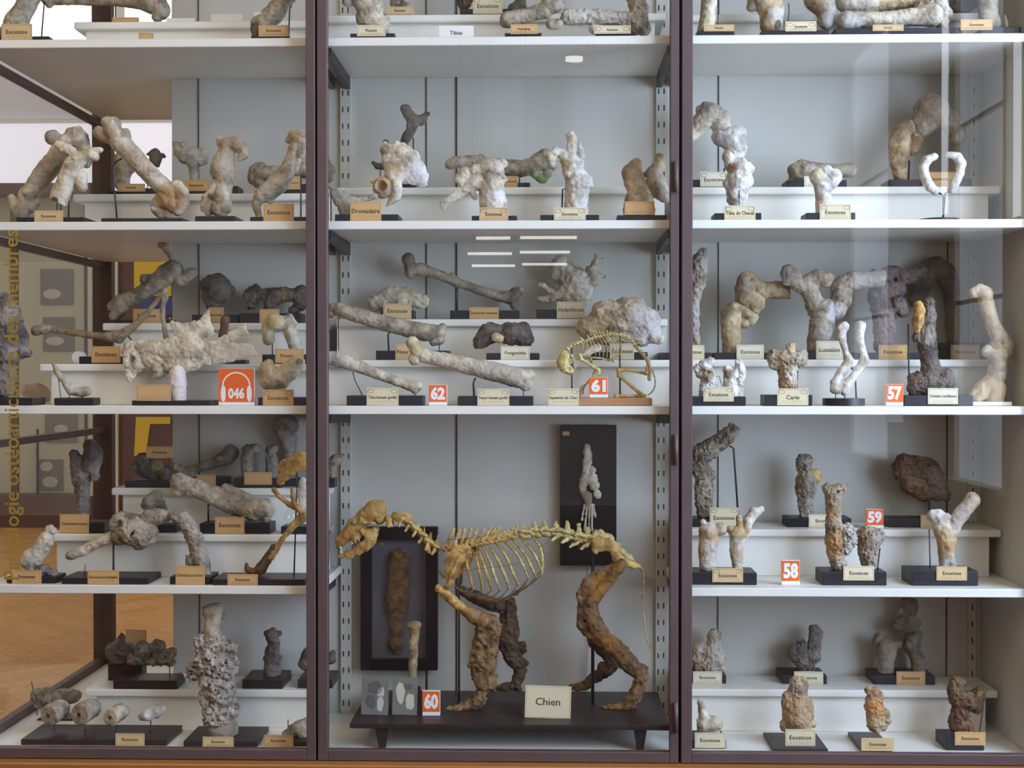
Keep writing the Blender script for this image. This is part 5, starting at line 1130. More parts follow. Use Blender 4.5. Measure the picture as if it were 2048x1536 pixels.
Sp('coral_like_bone', 'tall bone swollen into a white coral-like crust', 'F', 0.05, 1340).base(1100, 1545, 972, 0.19, 'base_brown').card(1220, 945, 1407, 1025, 'Exostose', 'card_tan').bone('bone_shaft', '1230,170,14 1260,190,40 1310,170,30 1330,150,12', '1285,200,44 1280,300,46 1290,400,60', '1350,220,16', m='pale', stains=[((1270, 170, 60), (150, 132, 104), .7), ((1360, 230, 30), (110, 96, 84), .7)]).bone(
    'coral_crust', '1230,370,50 1300,400,70 1380,410,40', '1290,480,100 1330,520,90', '1200,530,60 1160,560,40', '1390,500,40', '1300,600,90 1330,680,80', '1240,700,40 1290,760,60 1370,780,60', '1320,820,80', m='crust', ridge=5, amp=5, amp2=2.0, freq=0.1, holes=16, cell=1.5, stains=[((1190, 560, 60), (170, 150, 120), .5), ((1380, 420, 60), (128, 118, 116), .6)]).bone('bone_foot', '1320,860,70 1340,900,84 1350,930,76', m='ash', amp=1.5, stains=[((1340, 900, 110), (146, 136, 130), .6)])
s = Sp('row_of_bone_sections', 'four sawn bone sections on pins along a long dark board', 'F', 0.055, 560).base(118, 1000, 962, 0.19, 'base_brown').card(695, 925, 870, 1020, 'Exostose', 'card_tan')
for i, (u, v, r, mt) in enumerate(((320, 800, 62, 'ash'), (505, 795, 66, 'ash'), (690, 812, 54, 'pale'), (900, 815, 40, 'silver'))):
    s.rod((u + 8, v + r * .8), (u + 8, 975), r=1.2)
    if i < 3: s.bone('bone_section', 'k2 %d,%d,%d,-90 %d,%d,%d,50' % (u - 18, v + 8, r * .92, u + 22, v - 10, r * .86), 'c %d,%d,-.35,.05,-1,-50' % (u - 14, v + 8), '!k1 %d,%d,%d,-90 %d,%d,%d,-20' % (u - 16, v + 8, r * .26, u - 10, v + 6, r * .16), m=mt, amp=1.2, stains=[((u - 16, v + 8, r * .30), (120, 84, 54), .8)])
    else: s.bone('bone_section', 'k3 860,820,26 900,815,30', 'k3 930,800,36,30 950,790,30,50', '890,812,34', m=mt, amp=1.2, stains=[((950, 790, 40), (150, 132, 110), .7)])
Sp('two_grey_heads', 'two grey bone heads on a block behind the bone sections', 'F', 0.36, 330).base(217, 430, 838, 0.09, 'base_brown').rod((190, 610), (225, 670), r=.9).rod((280, 740), (280, 850), r=1).rod((400, 720), (400, 850), r=1).bone('bone_head', '230,700,40 280,700,50', '240,740,34', m='ash', ridge=2, amp=3).bone('bone_head', '360,710,50 430,700,40 455,700,34', m='ash', amp=2, stains=[((440, 720, 50), (100, 84, 80), .5)])
Sp('blade_like_bone', 'pale blade-like bone lying beside the left stile, bottom board', 'F', 0.06, 1760).base(1690, 1900, 975, 0.14, 'base_brown').card(1588, 935, 1767, 1025, 'Exostose', 'card_orange').rod((1735, 840), (1735, 960), r=1).bone('blade_bone', 'f.6 1720,930,22 1790,900,44 1850,890,50 1880,870,44', '1850,840,14', '1830,930,34', m='ash', amp=2, stains=[((1840, 910, 60), STAIN_PALE, .6), ((1740, 940, 40), (140, 112, 80), .5)])

# ============ fourth shelf, right bay
crop(1340, 820, 2.893)
Sp('upward_arm_joint', 'crusted joint with a grey arm pointing up right', 'S4R', 0.33, 230).base(60, 440, 632, 0.11).card(230, 565, 396, 684, 'Exostose', 'card_cream', 2).rod((340, 205), (368, 222), (395, 625), r=2).rod((215, 490), (213, 630), r=1.5).bone('arm_joint', '370,110,30 330,150,38 240,220,46 180,260,52', '170,330,48 190,370,44', '160,290,40', '240,380,18 210,400,20', '190,430,40 175,500,24 190,620,22', '225,440,22 218,600,18', '!205,500,9,-30', 'c 372,95,.55,-.83', m='ash', ridge=4.5, amp=2.5, freq=.11, stains=[((175, 320, 90), (104, 92, 84), .6), ((190, 540, 80), (156, 138, 112), .6)])
Sp('bone_with_yellow_disc', 'grey upright bone with a smooth yellowish disc', 'S4R', 0.33, 870).base(680, 1052, 626, 0.11).card(803, 605, 978, 684, 'Exostose', 'card_cream').bone('upright_bone', '755,285,22 790,290,28', '770,300,34 780,350,34 790,420,52 785,470,48 790,540,30 792,630,28', '760,520,14 770,620,14', '!770,330,14,-30', m='ash', ridge=4, amp=2, freq=.11, stains=[((785, 440, 70), (96, 84, 76), .6), ((785, 290, 50), (150, 140, 130), .6), ((795, 560, 70), (190, 182, 176), .6)]).bone('smooth_disc', 'f.6 835,385,40', m='honey', amp=.4)
number_sign('59', 'orange number sign 59 on the fourth right step', 'S4R', 0.3, 1731.5, 1018.5, 1767.5, 1056)
Sp('brown_spongy_block', 'brown spongy block of bone cut flat at left', 'S4R', 0.33, 1460).base(1272, 1660, 630, 0.11).card(1450, 608, 1625, 690, '', 'card_tan').rod((1500, 470), (1500, 620), r=2).bone('spongy_block', '1360,310,50 1350,360,50 1420,340,66 1480,350,66 1510,400,66 1550,470,50', '1400,420,60 1470,460,60', '1590,500,26', 'f.8 1330,330,36', m='umber', ridge=3, freq=.1, amp=2.5, amp2=1.5, stains=[((1520, 430, 110), (132, 112, 100), .7), ((1340, 310, 60), (130, 84, 40), .5), ((1410, 420, 70), (144, 100, 44), .5)])
Sp('two_stump_joints', 'two cream stumps with brown cut faces beside the mullion', 'S4', 0.09, 310).base(120, 505, 942, 0.13).card(245, 915, 423, 996, 'Exostose', 'card_tan', 2).bone('stump', '215,890,44 215,800,46 225,710,54', '290,690,36', '190,650,16', '245,760,36', m='chalk', amp=2, stains=[((235, 720, 60), (178, 138, 84), .8), ((300, 690, 40), (160, 128, 66), .7), ((200, 830, 70), (200, 178, 150), .5)]).bone('forked_stump', '390,895,30 385,800,34 390,720,44', '350,690,22', '430,720,26 450,640,28 490,590,28 525,575,18', '400,620,16 410,680,24', m='chalk', amp=2, stains=[((400, 680, 70), (176, 140, 60), .8), ((500, 590, 60), (206, 200, 190), .6), ((380, 830, 70), (198, 172, 132), .6)])
number_sign('58', 'orange number sign 58 alone on the fourth right shelf', 'S4', 0.09, 1563, 1121, 1600, 1163)
Sp('crusted_joint_cluster', 'cluster of crusted amber and white joints by sign 59', 'S4', 0.09, 1070).base(885, 1257, 937, 0.12).card(1003, 903, 1181, 986, 'Exostose', 'card_cream', 1).rod((1215, 800), (1200, 920), r=1.5).bone('tall_joint', '905,450,20 940,480,40 990,450,24 1005,440,14', '945,500,40 945,590,34 950,670,40 960,760,52 960,820,44 965,900,28', '1000,890,22', '!960,470,16,-30', m='ash', ridge=3.5, amp=2, freq=.12, stains=[((955, 780, 100), (176, 132, 66), .85), ((945, 480, 60), (130, 124, 116), .7), ((940, 600, 50), (166, 122, 72), .6), ((990, 870, 40), STAIN_WHITE, .6)]).bone('white_crust', '1020,700,36 1030,750,40 1010,800,30', m='crust', ridge=6, amp=3, freq=.13, Yo=-0.01).bone('short_joint', '1150,890,36 1145,820,46 1150,740,58', '1100,740,30', '1200,730,34', '!1150,720,14,-60', m='ash', ridge=4.5, amp=2.5, freq=.12, stains=[((1120, 740, 60), (140, 108, 70), .7), ((1190, 740, 50), (160, 156, 156), .7), ((1160, 850, 70), (190, 180, 178), .6)])
Sp('forked_amber_bone', 'Y-shaped pale bone with amber crotch at the right end', 'S4', 0.09, 1600).base(1402, 1788, 932, 0.13).card(1542, 905, 1719, 986, 'Exostose', 'card_tan', 1).rod((1500, 690), (1505, 915), r=1.2).bone('forked_bone', '1520,610,32 1550,620,40 1580,700,48 1600,760,50 1600,830,40 1578,910,20', '1610,830,30 1632,910,20', '1750,520,40 1710,570,38 1650,650,34 1620,720,40', '1600,620,20', m='chalk', amp=2.5, stains=[((1600, 760, 100), (180, 138, 60), .85), ((1740, 530, 60), (196, 182, 150), .7), ((1650, 650, 60), (150, 140, 140), .5), ((1600, 620, 40), (110, 96, 110), .5)])

# ============ bottom board, right bay
crop(1340, 1160, 2.893)
Sp('white_knobbly_bone', 'white knobbly bone on the low right step beside the mullion', 'FR', 0.35, 220).base(60, 328, 552, 0.13).card(133, 530, 301, 608, 'Exostose', 'card_pale').bone('knobbly_bone', '255,320,30 260,360,34 240,430,54', '170,390,26 165,440,36', '220,480,56 280,460,36', '180,500,34 290,500,22', m='pale', ridge=4, amp=2.5, freq=.11, stains=[((250, 400, 80), (196, 192, 188), .6)])
Sp('dark_thumb_bone', 'dark bone with an upright thumb-like prong, low right step', 'FR', 0.35, 780).base(652, 912, 553, 0.13).card(718, 530, 887, 608, 'Exostose', 'card_pale', 1).bone('thumb_bone', '835,285,24 845,310,30 835,380,32 820,440,40', '735,420,46 760,460,40', '760,360,20 770,400,26', '790,490,40', '790,530,36', '!760,420,14,-50', m='grey', ridge=3.5, freq=.11, amp=2, stains=[((760, 400, 60), (80, 84, 90), .5), ((845, 310, 40), (156, 146, 140), .6)])
Sp('two_column_joint', 'two pale columns with a brown upper joint, low right step', 'FR', 0.35, 1360).base(1185, 1540, 556, 0.13).card(1310, 530, 1477, 608, 'Exostose', 'card_orange').bone('short_column', '1250,540,42 1250,460,44 1250,390,56', '1200,350,24 1210,330,22', '1310,370,26', m='ash', amp=2.5, stains=[((1240, 350, 60), (110, 90, 76), .6), ((1250, 480, 80), (172, 164, 158), .6)]).bone('tall_column', '1360,130,28 1390,150,40 1390,200,34', '1370,250,52 1330,260,40', '1420,250,30', '1410,330,46 1400,390,40 1430,450,32 1440,540,32', m='grey', ridge=2, amp=3, stains=[((1360, 260, 70), (130, 106, 70), .6), ((1380, 150, 60), (118, 106, 100), .6), ((1435, 490, 60), (150, 140, 132), .6)])
Sp('small_vertebra', 'small cream vertebra with upright spine, bottom right board', 'F', 0.07, 230).base(80, 328, 925, 0.12).card(143, 885, 321, 972, 'Exostose', 'card_cream').bone('vertebra', '180,710,22 185,760,20 200,800,30', '200,840,40 250,830,42 270,840,32', '190,870,26 265,870,24', '165,815,12', m='ivory', amp=2, stains=[((250, 830, 70), (190, 174, 146), .5)])
Sp('tall_amber_bone', 'tall amber-brown bone on a flat black plate', 'F', 0.035, 740).base(600, 920, 978, 0.2, 'base_brown').card(667, 865, 841, 960, 'Exostose', 'card_cream', 1, dY=-0.028).bone('amber_bone', '730,600,36 760,600,34', '740,640,48 720,720,62 730,800,66 750,840,60', '690,680,36', '790,710,30 780,780,46', '820,830,18', '680,840,36', '!735,640,20,-60', m='tan', ridge=2.5, freq=.1, amp=2.5, stains=[((740, 630, 50), (110, 100, 104), .6), ((730, 760, 110), (172, 136, 84), .7), ((710, 830, 60), (130, 96, 60), .6)], Yo=-0.02)
Sp('orange_seated_bone', 'orange-brown bone like a seated figure on a black plate', 'F', 0.045, 1190).base(1110, 1293, 970, 0.19, 'base_brown').card(1107, 915, 1297, 988, 'Exostose', 'card_tan', 0).bone('seated_bone', '1180,660,34 1200,670,30', '1180,700,42 1190,760,46 1190,830,44', '1145,740,20', '1235,780,34 1255,810,22', '1230,840,26', '1150,640,20', m='tan', ridge=2.5, freq=.11, amp=2, stains=[((1180, 720, 60), (206, 138, 66), .8), ((1200, 650, 40), (96, 80, 76), .7)], Yo=-0.03)
Sp('dark_brown_joint', 'dark brown bent joint with a slanted pin, bottom right corner', 'F', 0.07, 1720).base(1603, 1825, 918, 0.12).card(1648, 880, 1826, 956, 'Exostose', 'card_orange').rod((1823, 660), (1788, 890), r=1, Yo=-0.02).bone('bent_joint', '1660,600,36 1650,640,34 1670,690,44 1720,700,48 1760,690,40', '1800,640,22 1780,660,30', '1690,600,20', '1680,770,44 1670,830,48 1700,850,44', '1770,740,26', m='umber', ridge=4, freq=.11, amp=2, stains=[((1800, 650, 30), (160, 150, 90), .5), ((1670, 620, 60), (84, 66, 54), .5)])
# ============ centre bay below: bench, dog skeleton, framed pieces
YBN = 0.02
ZB = zat(1000, 1449, YBN)
a = P(699, 1449, YBN); b = P(1342, 1449, YBN)
bench = empty('low_bench', ((a[0] + b[0]) / 2, 0.25, ZF + 0.0006), 'low dark-brown bench carrying the dog skeleton', 'bench')
box('bench_top', (a[0], YBN, ZB - 0.017), (b[0] - 0.004, 0.478, ZB), 'base_brown', bench, 0.003, bench.location, 2)
for (u, Yl) in ((765, 0.05), (1280, 0.05), (765, 0.40), (1280, 0.40)):
    c = P(u, 1470, 0.05)[0]
    sgn = -1 if u < 1000 else 1
    top, bot = ZB - 0.0175, ZF + 0.0006
    V_ = []
    for z_, w_, off in ((bot, 0.011, 0.012), (top, 0.021, 0.0)):
        cx = c - sgn * 0.0 + sgn * (-off if sgn < 0 else -off) * 0
        V_ += [(cx - w_ - bench.location[0], Yl - w_ - bench.location[1], z_ - bench.location[2]), (cx + w_ - bench.location[0], Yl - w_ - bench.location[1], z_ - bench.location[2]), (cx + w_ - bench.location[0], Yl + w_ - bench.location[1], z_ - bench.location[2]), (cx - w_ - bench.location[0], Yl + w_ - bench.location[1], z_ - bench.location[2])]
    link('leg', mesh_from('leg', V_, [(0, 3, 2, 1), (4, 5, 6, 7), (0, 1, 5, 4), (1, 2, 6, 5), (2, 3, 7, 6), (3, 0, 4, 7)]), 'base_brown', bench)
SURF['BN'] = ZB

YD = 0.29
dog = empty('dog_skeleton', tuple(P(1050, 1400, YD)[:2]) + (ZB + 0.0006,), 'large amber dog skeleton with crusted mummified legs on the bench', 'skeleton')
DO = dog.location
def dbone(name, *st, m='honey', Yo=0.0, par=None, **kw):
    dbone.n += 1
    me = sdf_mesh(name, st, YD + Yo, DO, seed=dbone.n + 200, zmin=ZB + 0.0006, **kw)
    return link(name, me, m, par or dog)
dbone.n = 0
def drib(name, pts, r, m, par=None, flat=0.6):
    q = [P(cu_(p[0]), cv_(p[1]), YD + (p[2] / CR[2]) * mpp(YD)) for p in smooth_path(pts, 5)]
    return link(name, tube_mesh(name, q, [x_ / CR[2] * mpp(YD) for x_ in (r if hasattr(r, '__len__') else [r] * len(q))], 7, DO, flat), m, par or dog)
crop(660, 960, 6.0235)
sk = dbone('skull', 'f.85 580,370,100 500,390,105 420,430,95', 'f.3 640,260,22 600,300,60 500,330,70 420,390,50', 'f.8 400,470,90 300,560,92 210,650,80', 'f.7 210,650,80 130,730,62 95,790,42', '600,480,60', '540,510,24,-120 430,490,24,-130 320,500,30,-90', '540,510,24,120 430,490,24,130 320,500,30,90', '!330,470,52,-110', '!330,470,52,110', '!450,440,40,-120', '!70,770,24,0', 'f.5 350,640,46,-50 300,700,40,-60', 'f.5 350,640,46,50 300,700,40,60', k=6, amp=1, stains=[((180, 680, 160), (170, 112, 40), .7), ((560, 340, 130), (192, 160, 96), .6), ((330, 620, 60), (176, 124, 70), .5)])
for sy in (-1, 1):
    for (u, v, u2, v2, r) in ((120, 800, 150, 890, 15), (270, 740, 262, 785, 14), (310, 715, 305, 765, 16), (345, 690, 345, 740, 18), (85, 830, 90, 860, 8)):
        drib('tooth', [(u, v, sy * 48 if u > 100 else sy * 15), (u2, v2, sy * 50 if u > 100 else sy * 15)], [r, r * .3], 'tooth', sk, 1.0)
mb = dbone('mandible', 'f.35 540,600,40,-85 500,690,60,-85 440,780,60,-80 350,850,44,-70 230,890,38,-50 140,910,32,-25', 'f.35 540,600,40,85 500,690,60,85 440,780,60,80 350,850,44,70 230,890,38,50 140,910,32,25', 'f.25 450,640,50,-90 400,600,34,-92 360,580,20,-92', 'f.25 450,640,50,90 400,600,34,92 360,580,20,92', 'f.5 545,580,30,-85', '120,910,26,0 140,915,30,0', k=4, amp=.8, m='honey', stains=[((330, 860, 160), (172, 116, 50), .6)])
for sy in (-1, 1):
    for (u, v, u2, v2, r) in ((135, 890, 118, 850, 13), (290, 850, 290, 800, 14), (335, 820, 340, 770, 16), (250, 870, 245, 835, 10)):
        drib('tooth', [(u, v, sy * 45), (u2, v2, sy * 47)], [r, r * .3], 'tooth', mb, 1.0)
# cervical vertebrae
cv = [(705, 470, 58, 0, 1), (850, 440, 56, 60, 0), (955, 525, 56, 34, 0), (1040, 595, 54, 36, 0), (1115, 665, 54, 50, 0), (1190, 745, 54, 66, 0), (1275, 805, 52, 80, 0)]
for i, (u, v, r, sp_, at) in enumerate(cv):
    if at: st = ['%d,%d,%d' % (u, v, r * .8), 'f.5 %d,%d,30,-70 %d,%d,36,-110' % (u, v, u + 20, v + 50), 'f.5 %d,%d,30,70 %d,%d,36,110' % (u, v, u + 20, v + 50), 'f.4 %d,%d,20 %d,%d,16' % (u + 10, v + 40, u + 40, v + 90), '%d,%d,22' % (u - 30, v - 30)]
    elif i == 1: st = ['f.8 %d,%d,36 %d,%d,36' % (u - 70, v + 10, u + 60, v + 50), 'f.25 %d,%d,40 %d,%d,44 %d,%d,40' % (u - 60, v - 20, u + 20, v - 10, u + 110, v), '%d,%d,18,-50 %d,%d,12,-70' % (u, v + 60, u - 10, v + 110)]
    else:
        st = ['%d,%d,%d %d,%d,%d' % (u - 24, v - 16, r * .8, u + 30, v + 26, r * .75), 'f.3 %d,%d,26 %d,%d,8' % (u + 14, v - 30, u + 22, v - 40 - sp_), '%d,%d,20,-60 %d,%d,14,-80' % (u - 10, v + 30, u - 40, v + 80), '%d,%d,20,60 %d,%d,14,80' % (u - 10, v + 30, u - 40, v + 80), '%d,%d,18,-50 %d,%d,16,-50' % (u - 40, v - 40, u + 50, v + 10), '%d,%d,18,50 %d,%d,16,50' % (u - 40, v - 40, u + 50, v + 10)]
        if i == 5: st.append('f.4 %d,%d,26,-70 %d,%d,28,-75' % (u - 10, v + 60, u + 10, v + 110))
    dbone('neck_vertebra', *st, k=3, amp=.8, cell=1.6)
# thoracic and lumbar vertebrae, in photo pixels
crop(0, 0, 1)
th = [(893, 1096, 907, 1059), (908, 1096, 919, 1059), (921, 1094, 929, 1059), (932, 1092, 941, 1059), (943, 1090, 954, 1058), (954, 1087, 967, 1060), (964, 1085, 982, 1056), (974, 1083, 991, 1057), (984, 1081, 998, 1055), (994, 1079, 1008, 1064), (1005, 1077, 1016, 1061), (1017, 1074, 1026, 1058), (1030, 1071, 1034, 1053)]
for (u, v, us, vs) in th:
    dbone('back_vertebra', '%f,%f,6.5 %f,%f,6' % (u - 4, v + 1, u + 4, v - 1), 'f.6 %f,%f,4.4 %f,%f,3.0 %f,%f,3.2' % (u, v - 4, (u + us) / 2, (v + vs) / 2, us, vs), '%f,%f,2.6,-9' % (u + 1, v - 4), '%f,%f,2.6,9' % (u + 1, v - 4), k=2, amp=.4, cell=1.1, m='honey', stains=[((us, vs, 14), (206, 190, 130), .7)])
lu = [(1051, 1069, 1048, 1051, 0), (1072, 1066, 1066, 1045, 0), (1092, 1065, 1087, 1044, 0), (1114, 1066, 1112, 1044, 10), (1136, 1070, 1134, 1047, 14), (1158, 1076, 1157, 1050, 18), (1178, 1080, 1176, 1060, 18)]
for (u, v, us, vs, tp) in lu:
    st = ['%f,%f,9 %f,%f,8' % (u - 6, v - 1, u + 5, v + 2), 'f.35 %f,%f,6 %f,%f,4' % (u - 1, v - 8, us, vs), '%f,%f,4,-8 %f,%f,4,-9' % (u - 8, v - 8, u + 9, v - 6), '%f,%f,4,8 %f,%f,4,9' % (u - 8, v - 8, u + 9, v - 6)]
    if tp: st += ['f.6 %f,%f,3.4,-14 %f,%f,2.2,-24' % (u, v + 6, u - tp, v + 8 + tp * .35), 'f.6 %f,%f,3.4,14 %f,%f,2.2,24' % (u, v + 6, u - tp, v + 8 + tp * .35)]
    dbone('loin_vertebra', *st, k=3, amp=.5, cell=1.3, m='catbone')
crop(900, 1030, 4.763)
near = [[(130, 330, 0), (160, 470, -250), (195, 620, -260), (215, 710, -170)], [(190, 310, 0), (245, 400, -240), (280, 560, -300), (305, 715, -190)], [(240, 290, 0), (290, 390, -230), (345, 550, -310), (395, 715, -200)],
        [(300, 285, 0), (375, 430, -270), (430, 600, -330), (475, 715, -210)], [(360, 275, 0), (455, 430, -280), (525, 590, -340), (555, 700, -220)], [(430, 262, 0), (535, 400, -270), (600, 560, -340), (645, 665, -230)],
        [(510, 245, 0), (635, 370, -270), (705, 510, -330), (745, 610, -250)], [(590, 230, 0), (715, 380, -260), (785, 520, -310), (820, 600, -250)], [(670, 215, 0), (785, 350, -240), (845, 460, -280), (868, 535, -240)], [(780, 205, 0), (855, 300, -190), (880, 420, -230), (870, 570, -220)]]
stn = [(110, 735), (180, 758), (260, 778), (340, 795), (420, 808), (500, 805), (560, 785), (600, 765), (650, 735), (690, 700)]
for s_ in (-1, 1):
    for i, rb in enumerate(near):
        pts = [(p[0] + (10 if s_ > 0 else 0), p[1], p[2] * -s_ if s_ > 0 else p[2]) for p in rb]
        n_ = (len(pts) - 1) * 5 + 1
        rr = [9 + 4.5 * math.sin(math.pi * min(1, k_ / n_ * 1.2)) for k_ in range(n_)]
        ro = drib('rib', pts, rr, 'catbone' if i > 2 else 'honey', None, 0.6)
        e_ = pts[-1]; t_ = stn[i]
        drib('rib_cartilage', [e_, ((e_[0] + t_[0]) / 2 + (6 if i < 6 else 0), (e_[1] + t_[1]) / 2 + 18, e_[2] * .7), (t_[0], t_[1], e_[2] * .12)], 5.5, 'ash', ro, 1.0)
dbone('breastbone', 'f.6 60,690,18 150,745,18 300,790,20 430,815,20 540,800,18 640,740,14 720,660,10', k=3, amp=1.2, m='mummy')
drib('rib', [(60, 290, 0), (90, 420, -120), (110, 600, -130), (90, 690, -60)], 12, 'mummy', None, .6)
for i, (a1, b1) in enumerate((((0, 235), (460, 175)), ((130, 530), (860, 420)))):
    drib('mounting_wire', [(a1[0], a1[1], -300), ((a1[0] + b1[0]) / 2, (a1[1] + b1[1]) / 2 + 10, -345), (b1[0], b1[1], -260)], 1.6, 'iron', None, 1)
drib('mounting_wire', [(870, 305, -200), (950, 235, -60)], 1.6, 'iron', None, 1)
# shoulder blades and fore limbs
crop(660, 960, 6.0235)
for sy, m_ in ((-1, 'amber'), (1, 'mummy')):
    d = sy * 250; e = d + sy * 26
    dbone('shoulder_blade', 'f.16 1460,1190,50,%d 1500,1050,96,%d 1560,930,130,%d 1610,860,120,%d' % (d, d, d, d), 'f.18 1430,1000,34,%d 1450,900,50,%d 1540,800,60,%d' % (d, d, d), 'f.18 1690,900,56,%d 1600,1010,60,%d' % (d, d), '1430,1240,40,%d 1480,1200,34,%d' % (d, d), 'f.8 1440,1210,16,%d 1500,1060,22,%d 1580,880,18,%d' % (e, e, e), 'f.5 1335,1080,20,%d 1390,1140,26,%d' % (d * .6, d * .6) if sy < 0 else '1430,1240,40,%d' % d, k=3, amp=1, m=m_, stains=[((1520, 1050, 60), (206, 170, 100), .5)])
crop(860, 1180, 4.357)
D1, D2 = -170, 190
def L(*pts, d=0, f=None): return ('f%.2f ' % f if f else '') + ' '.join('%d,%d,%d,%d' % (p[0], p[1], p[2], d) for p in pts)
dbone('upper_arm', L((130, -10, 42), (200, 50, 40), (300, 130, 42), (400, 200, 62), (480, 240, 74), d=D1), L((90, -40, 36), d=D1), m='amber', amp=2, ridge=1, stains=[((440, 210, 130), (128, 92, 54), .9)])
dbone('forearm', L((540, 250, 70), (560, 300, 66), (540, 420, 70), (520, 560, 64), (510, 700, 56), (520, 800, 50), d=D1), L((470, 290, 50), (450, 420, 60), (420, 580, 62), (430, 700, 60), (480, 790, 56), d=D1), L((390, 620, 40), d=D1), L((560, 720, 34), (550, 800, 36), d=D1), m='mummy', ridge=3.5, amp=4, amp2=1.2)
dbone('fore_paw', L((490, 820, 54), (420, 920, 64), (340, 980, 56), (260, 1010, 46), d=D1), L((270, 1000, 36), (190, 1010, 32), (120, 1022, 20), d=D1 - 30), L((270, 1015, 36), (210, 1040, 32), (160, 1052, 20), d=D1 - 70), L((300, 1000, 30), (220, 1010, 22), d=D1 + 20), L((330, 1010, 34), (280, 1040, 26), d=D1 - 40), m='mummy', ridge=3, amp=3, amp2=1.5, stains=[((180, 1030, 110), (176, 156, 78), .7)])
dbone('upper_arm', L((280, 40, 40), (400, 100, 52), (520, 150, 56), (600, 170, 50), d=D2), L((640, 170, 36), d=D2), m='mummy_shaded', ridge=3, amp=3)
dbone('forearm', L((690, 140, 44), (690, 250, 56), (700, 380, 70), (690, 500, 78), (710, 620, 66), (770, 690, 50), d=D2), L((640, 260, 40), (650, 420, 50), (640, 530, 44), d=D2), L((790, 520, 34), (800, 570, 26), d=D2), L((825, 680, 36), d=D2), m='mummy_shaded', ridge=3.5, amp=4, amp2=1.2)
dbone('fore_paw', L((780, 750, 50), (760, 820, 50), (740, 870, 44), (660, 890, 38), (590, 895, 22), d=D2), L((770, 900, 26), d=D2), m='mummy_shaded', ridge=3, amp=3, stains=[((640, 900, 80), (120, 92, 44), .5)])
# pelvis, sacrum, tail
crop(900, 1030, 4.763)
dbone('pelvis', 'f.3 1390,300,40,-110 1420,260,66,-115 1490,270,60,-110 1560,320,46,-100 1590,400,44,-95', 'f.3 1390,300,40,110 1420,220,66,115 1490,250,60,110 1560,320,46,100 1590,400,44,95', '1590,400,46,-90 1660,440,38,-80 1740,470,32,-60 1800,490,24,-30', '1590,400,46,90 1660,440,38,80 1740,470,32,60 1800,490,24,30', 'f.6 1390,330,26,-110', '1620,430,30,0 1760,480,26,0', '!1625,440,40,-140', k=4, amp=1, m='honey', stains=[((1420, 300, 80), (206, 180, 120), .6), ((1580, 380, 60), (170, 116, 50), .6)])
dbone('sacrum', 'f.7 1390,210,44 1480,240,40 1560,290,32 1620,330,26 1690,390,22 1760,440,16', 'f.4 1430,180,34 1500,210,20', 'f.4 1540,240,16', 'f.4 1600,290,14', 'f.4 1660,350,14', 'f.4 1720,390,12', k=3, amp=1.4, m='catbone')
tl = [(1800, 480), (1835, 530), (1845, 600), (1840, 690), (1835, 780), (1838, 870), (1845, 960), (1850, 1050), (1862, 1140), (1885, 1220), (1920, 1280), (1970, 1310), (2020, 1325), (2080, 1328)]
for i in range(len(tl) - 1):
    (x0, y0), (x1, y1) = tl[i], tl[i + 1]
    r_ = 13 - i * .75
    dbone('tail_vertebra', '%f,%f,%f %f,%f,%f %f,%f,%f' % (x0, y0, r_, (x0 + x1) / 2, (y0 + y1) / 2, r_ * .62, x1 - (x1 - x0) * .04, y1 - (y1 - y0) * .04, r_), k=1.5, amp=.3, amp2=0, cell=1.2, m='catbone' if i > 2 else 'honey')
# hind limbs
H1, H2 = -120, 150
dbone('thigh', L((1625, 440, 44), (1590, 500, 50), (1520, 590, 52), (1440, 680, 54), (1370, 770, 60), (1340, 830, 56), d=H1), L((1560, 500, 56), (1430, 580, 70), (1330, 660, 76), (1270, 760, 66), (1260, 850, 50), d=H1 + 30, f=.6), L((1215, 770, 22), (1235, 800, 30), d=H1), m='mummy', ridge=1.5, amp=2.5, stains=[((1450, 680, 150), (190, 140, 62), .8), ((1600, 480, 60), (180, 128, 60), .6)])
crop(860, 1180, 4.357)
dbone('shank', L((1400, 120, 56), (1400, 200, 70), (1430, 280, 72), (1500, 380, 64), (1600, 490, 60), (1700, 590, 66), (1780, 670, 58), d=-110), L((1330, 190, 46), (1330, 270, 50), (1400, 360, 50), (1480, 440, 50), d=-90), L((1300, 230, 24), d=-110), L((1490, 270, 26), (1500, 290, 18), d=-110), L((1560, 400, 34), (1680, 500, 40), (1760, 600, 36), d=-80), m='mummy', ridge=3, amp=3.5, amp2=1, stains=[((1560, 430, 110), (184, 132, 66), .7)])
dbone('hock', L((1810, 680, 60), (1830, 740, 56), (1820, 800, 50), (1790, 860, 52), (1750, 930, 54), (1710, 980, 50), d=-120), L((1860, 670, 34), (1870, 740, 30), d=-120), m='mummy', ridge=3, amp=3.5, amp2=2)
dbone('hind_paw', L((1720, 985, 58), (1640, 1012, 48), (1560, 1012, 36), (1495, 1016, 20), d=-130), L((1680, 1035, 46), (1600, 1048, 36), (1540, 1050, 22), d=-170), L((1700, 1050, 34), (1650, 1062, 24), d=-140), m='mummy', ridge=3, amp=3, amp2=2, stains=[((1570, 1030, 110), (168, 142, 70), .7)])
dbone('shank', L((1440, 470, 60), (1500, 540, 58), (1560, 600, 54), (1600, 660, 50), d=170), L((1600, 600, 34), d=170), m='mummy_shaded', ridge=3, amp=3)
dbone('hind_foot', L((1600, 690, 52), (1540, 740, 54), (1470, 790, 50), (1400, 840, 44), (1340, 880, 38), (1280, 890, 30), (1230, 890, 18), d=170), L((1560, 690, 36), (1500, 700, 30), d=170), m='mummy_shaded', ridge=3, amp=3, stains=[((1290, 890, 90), (140, 104, 50), .6)])
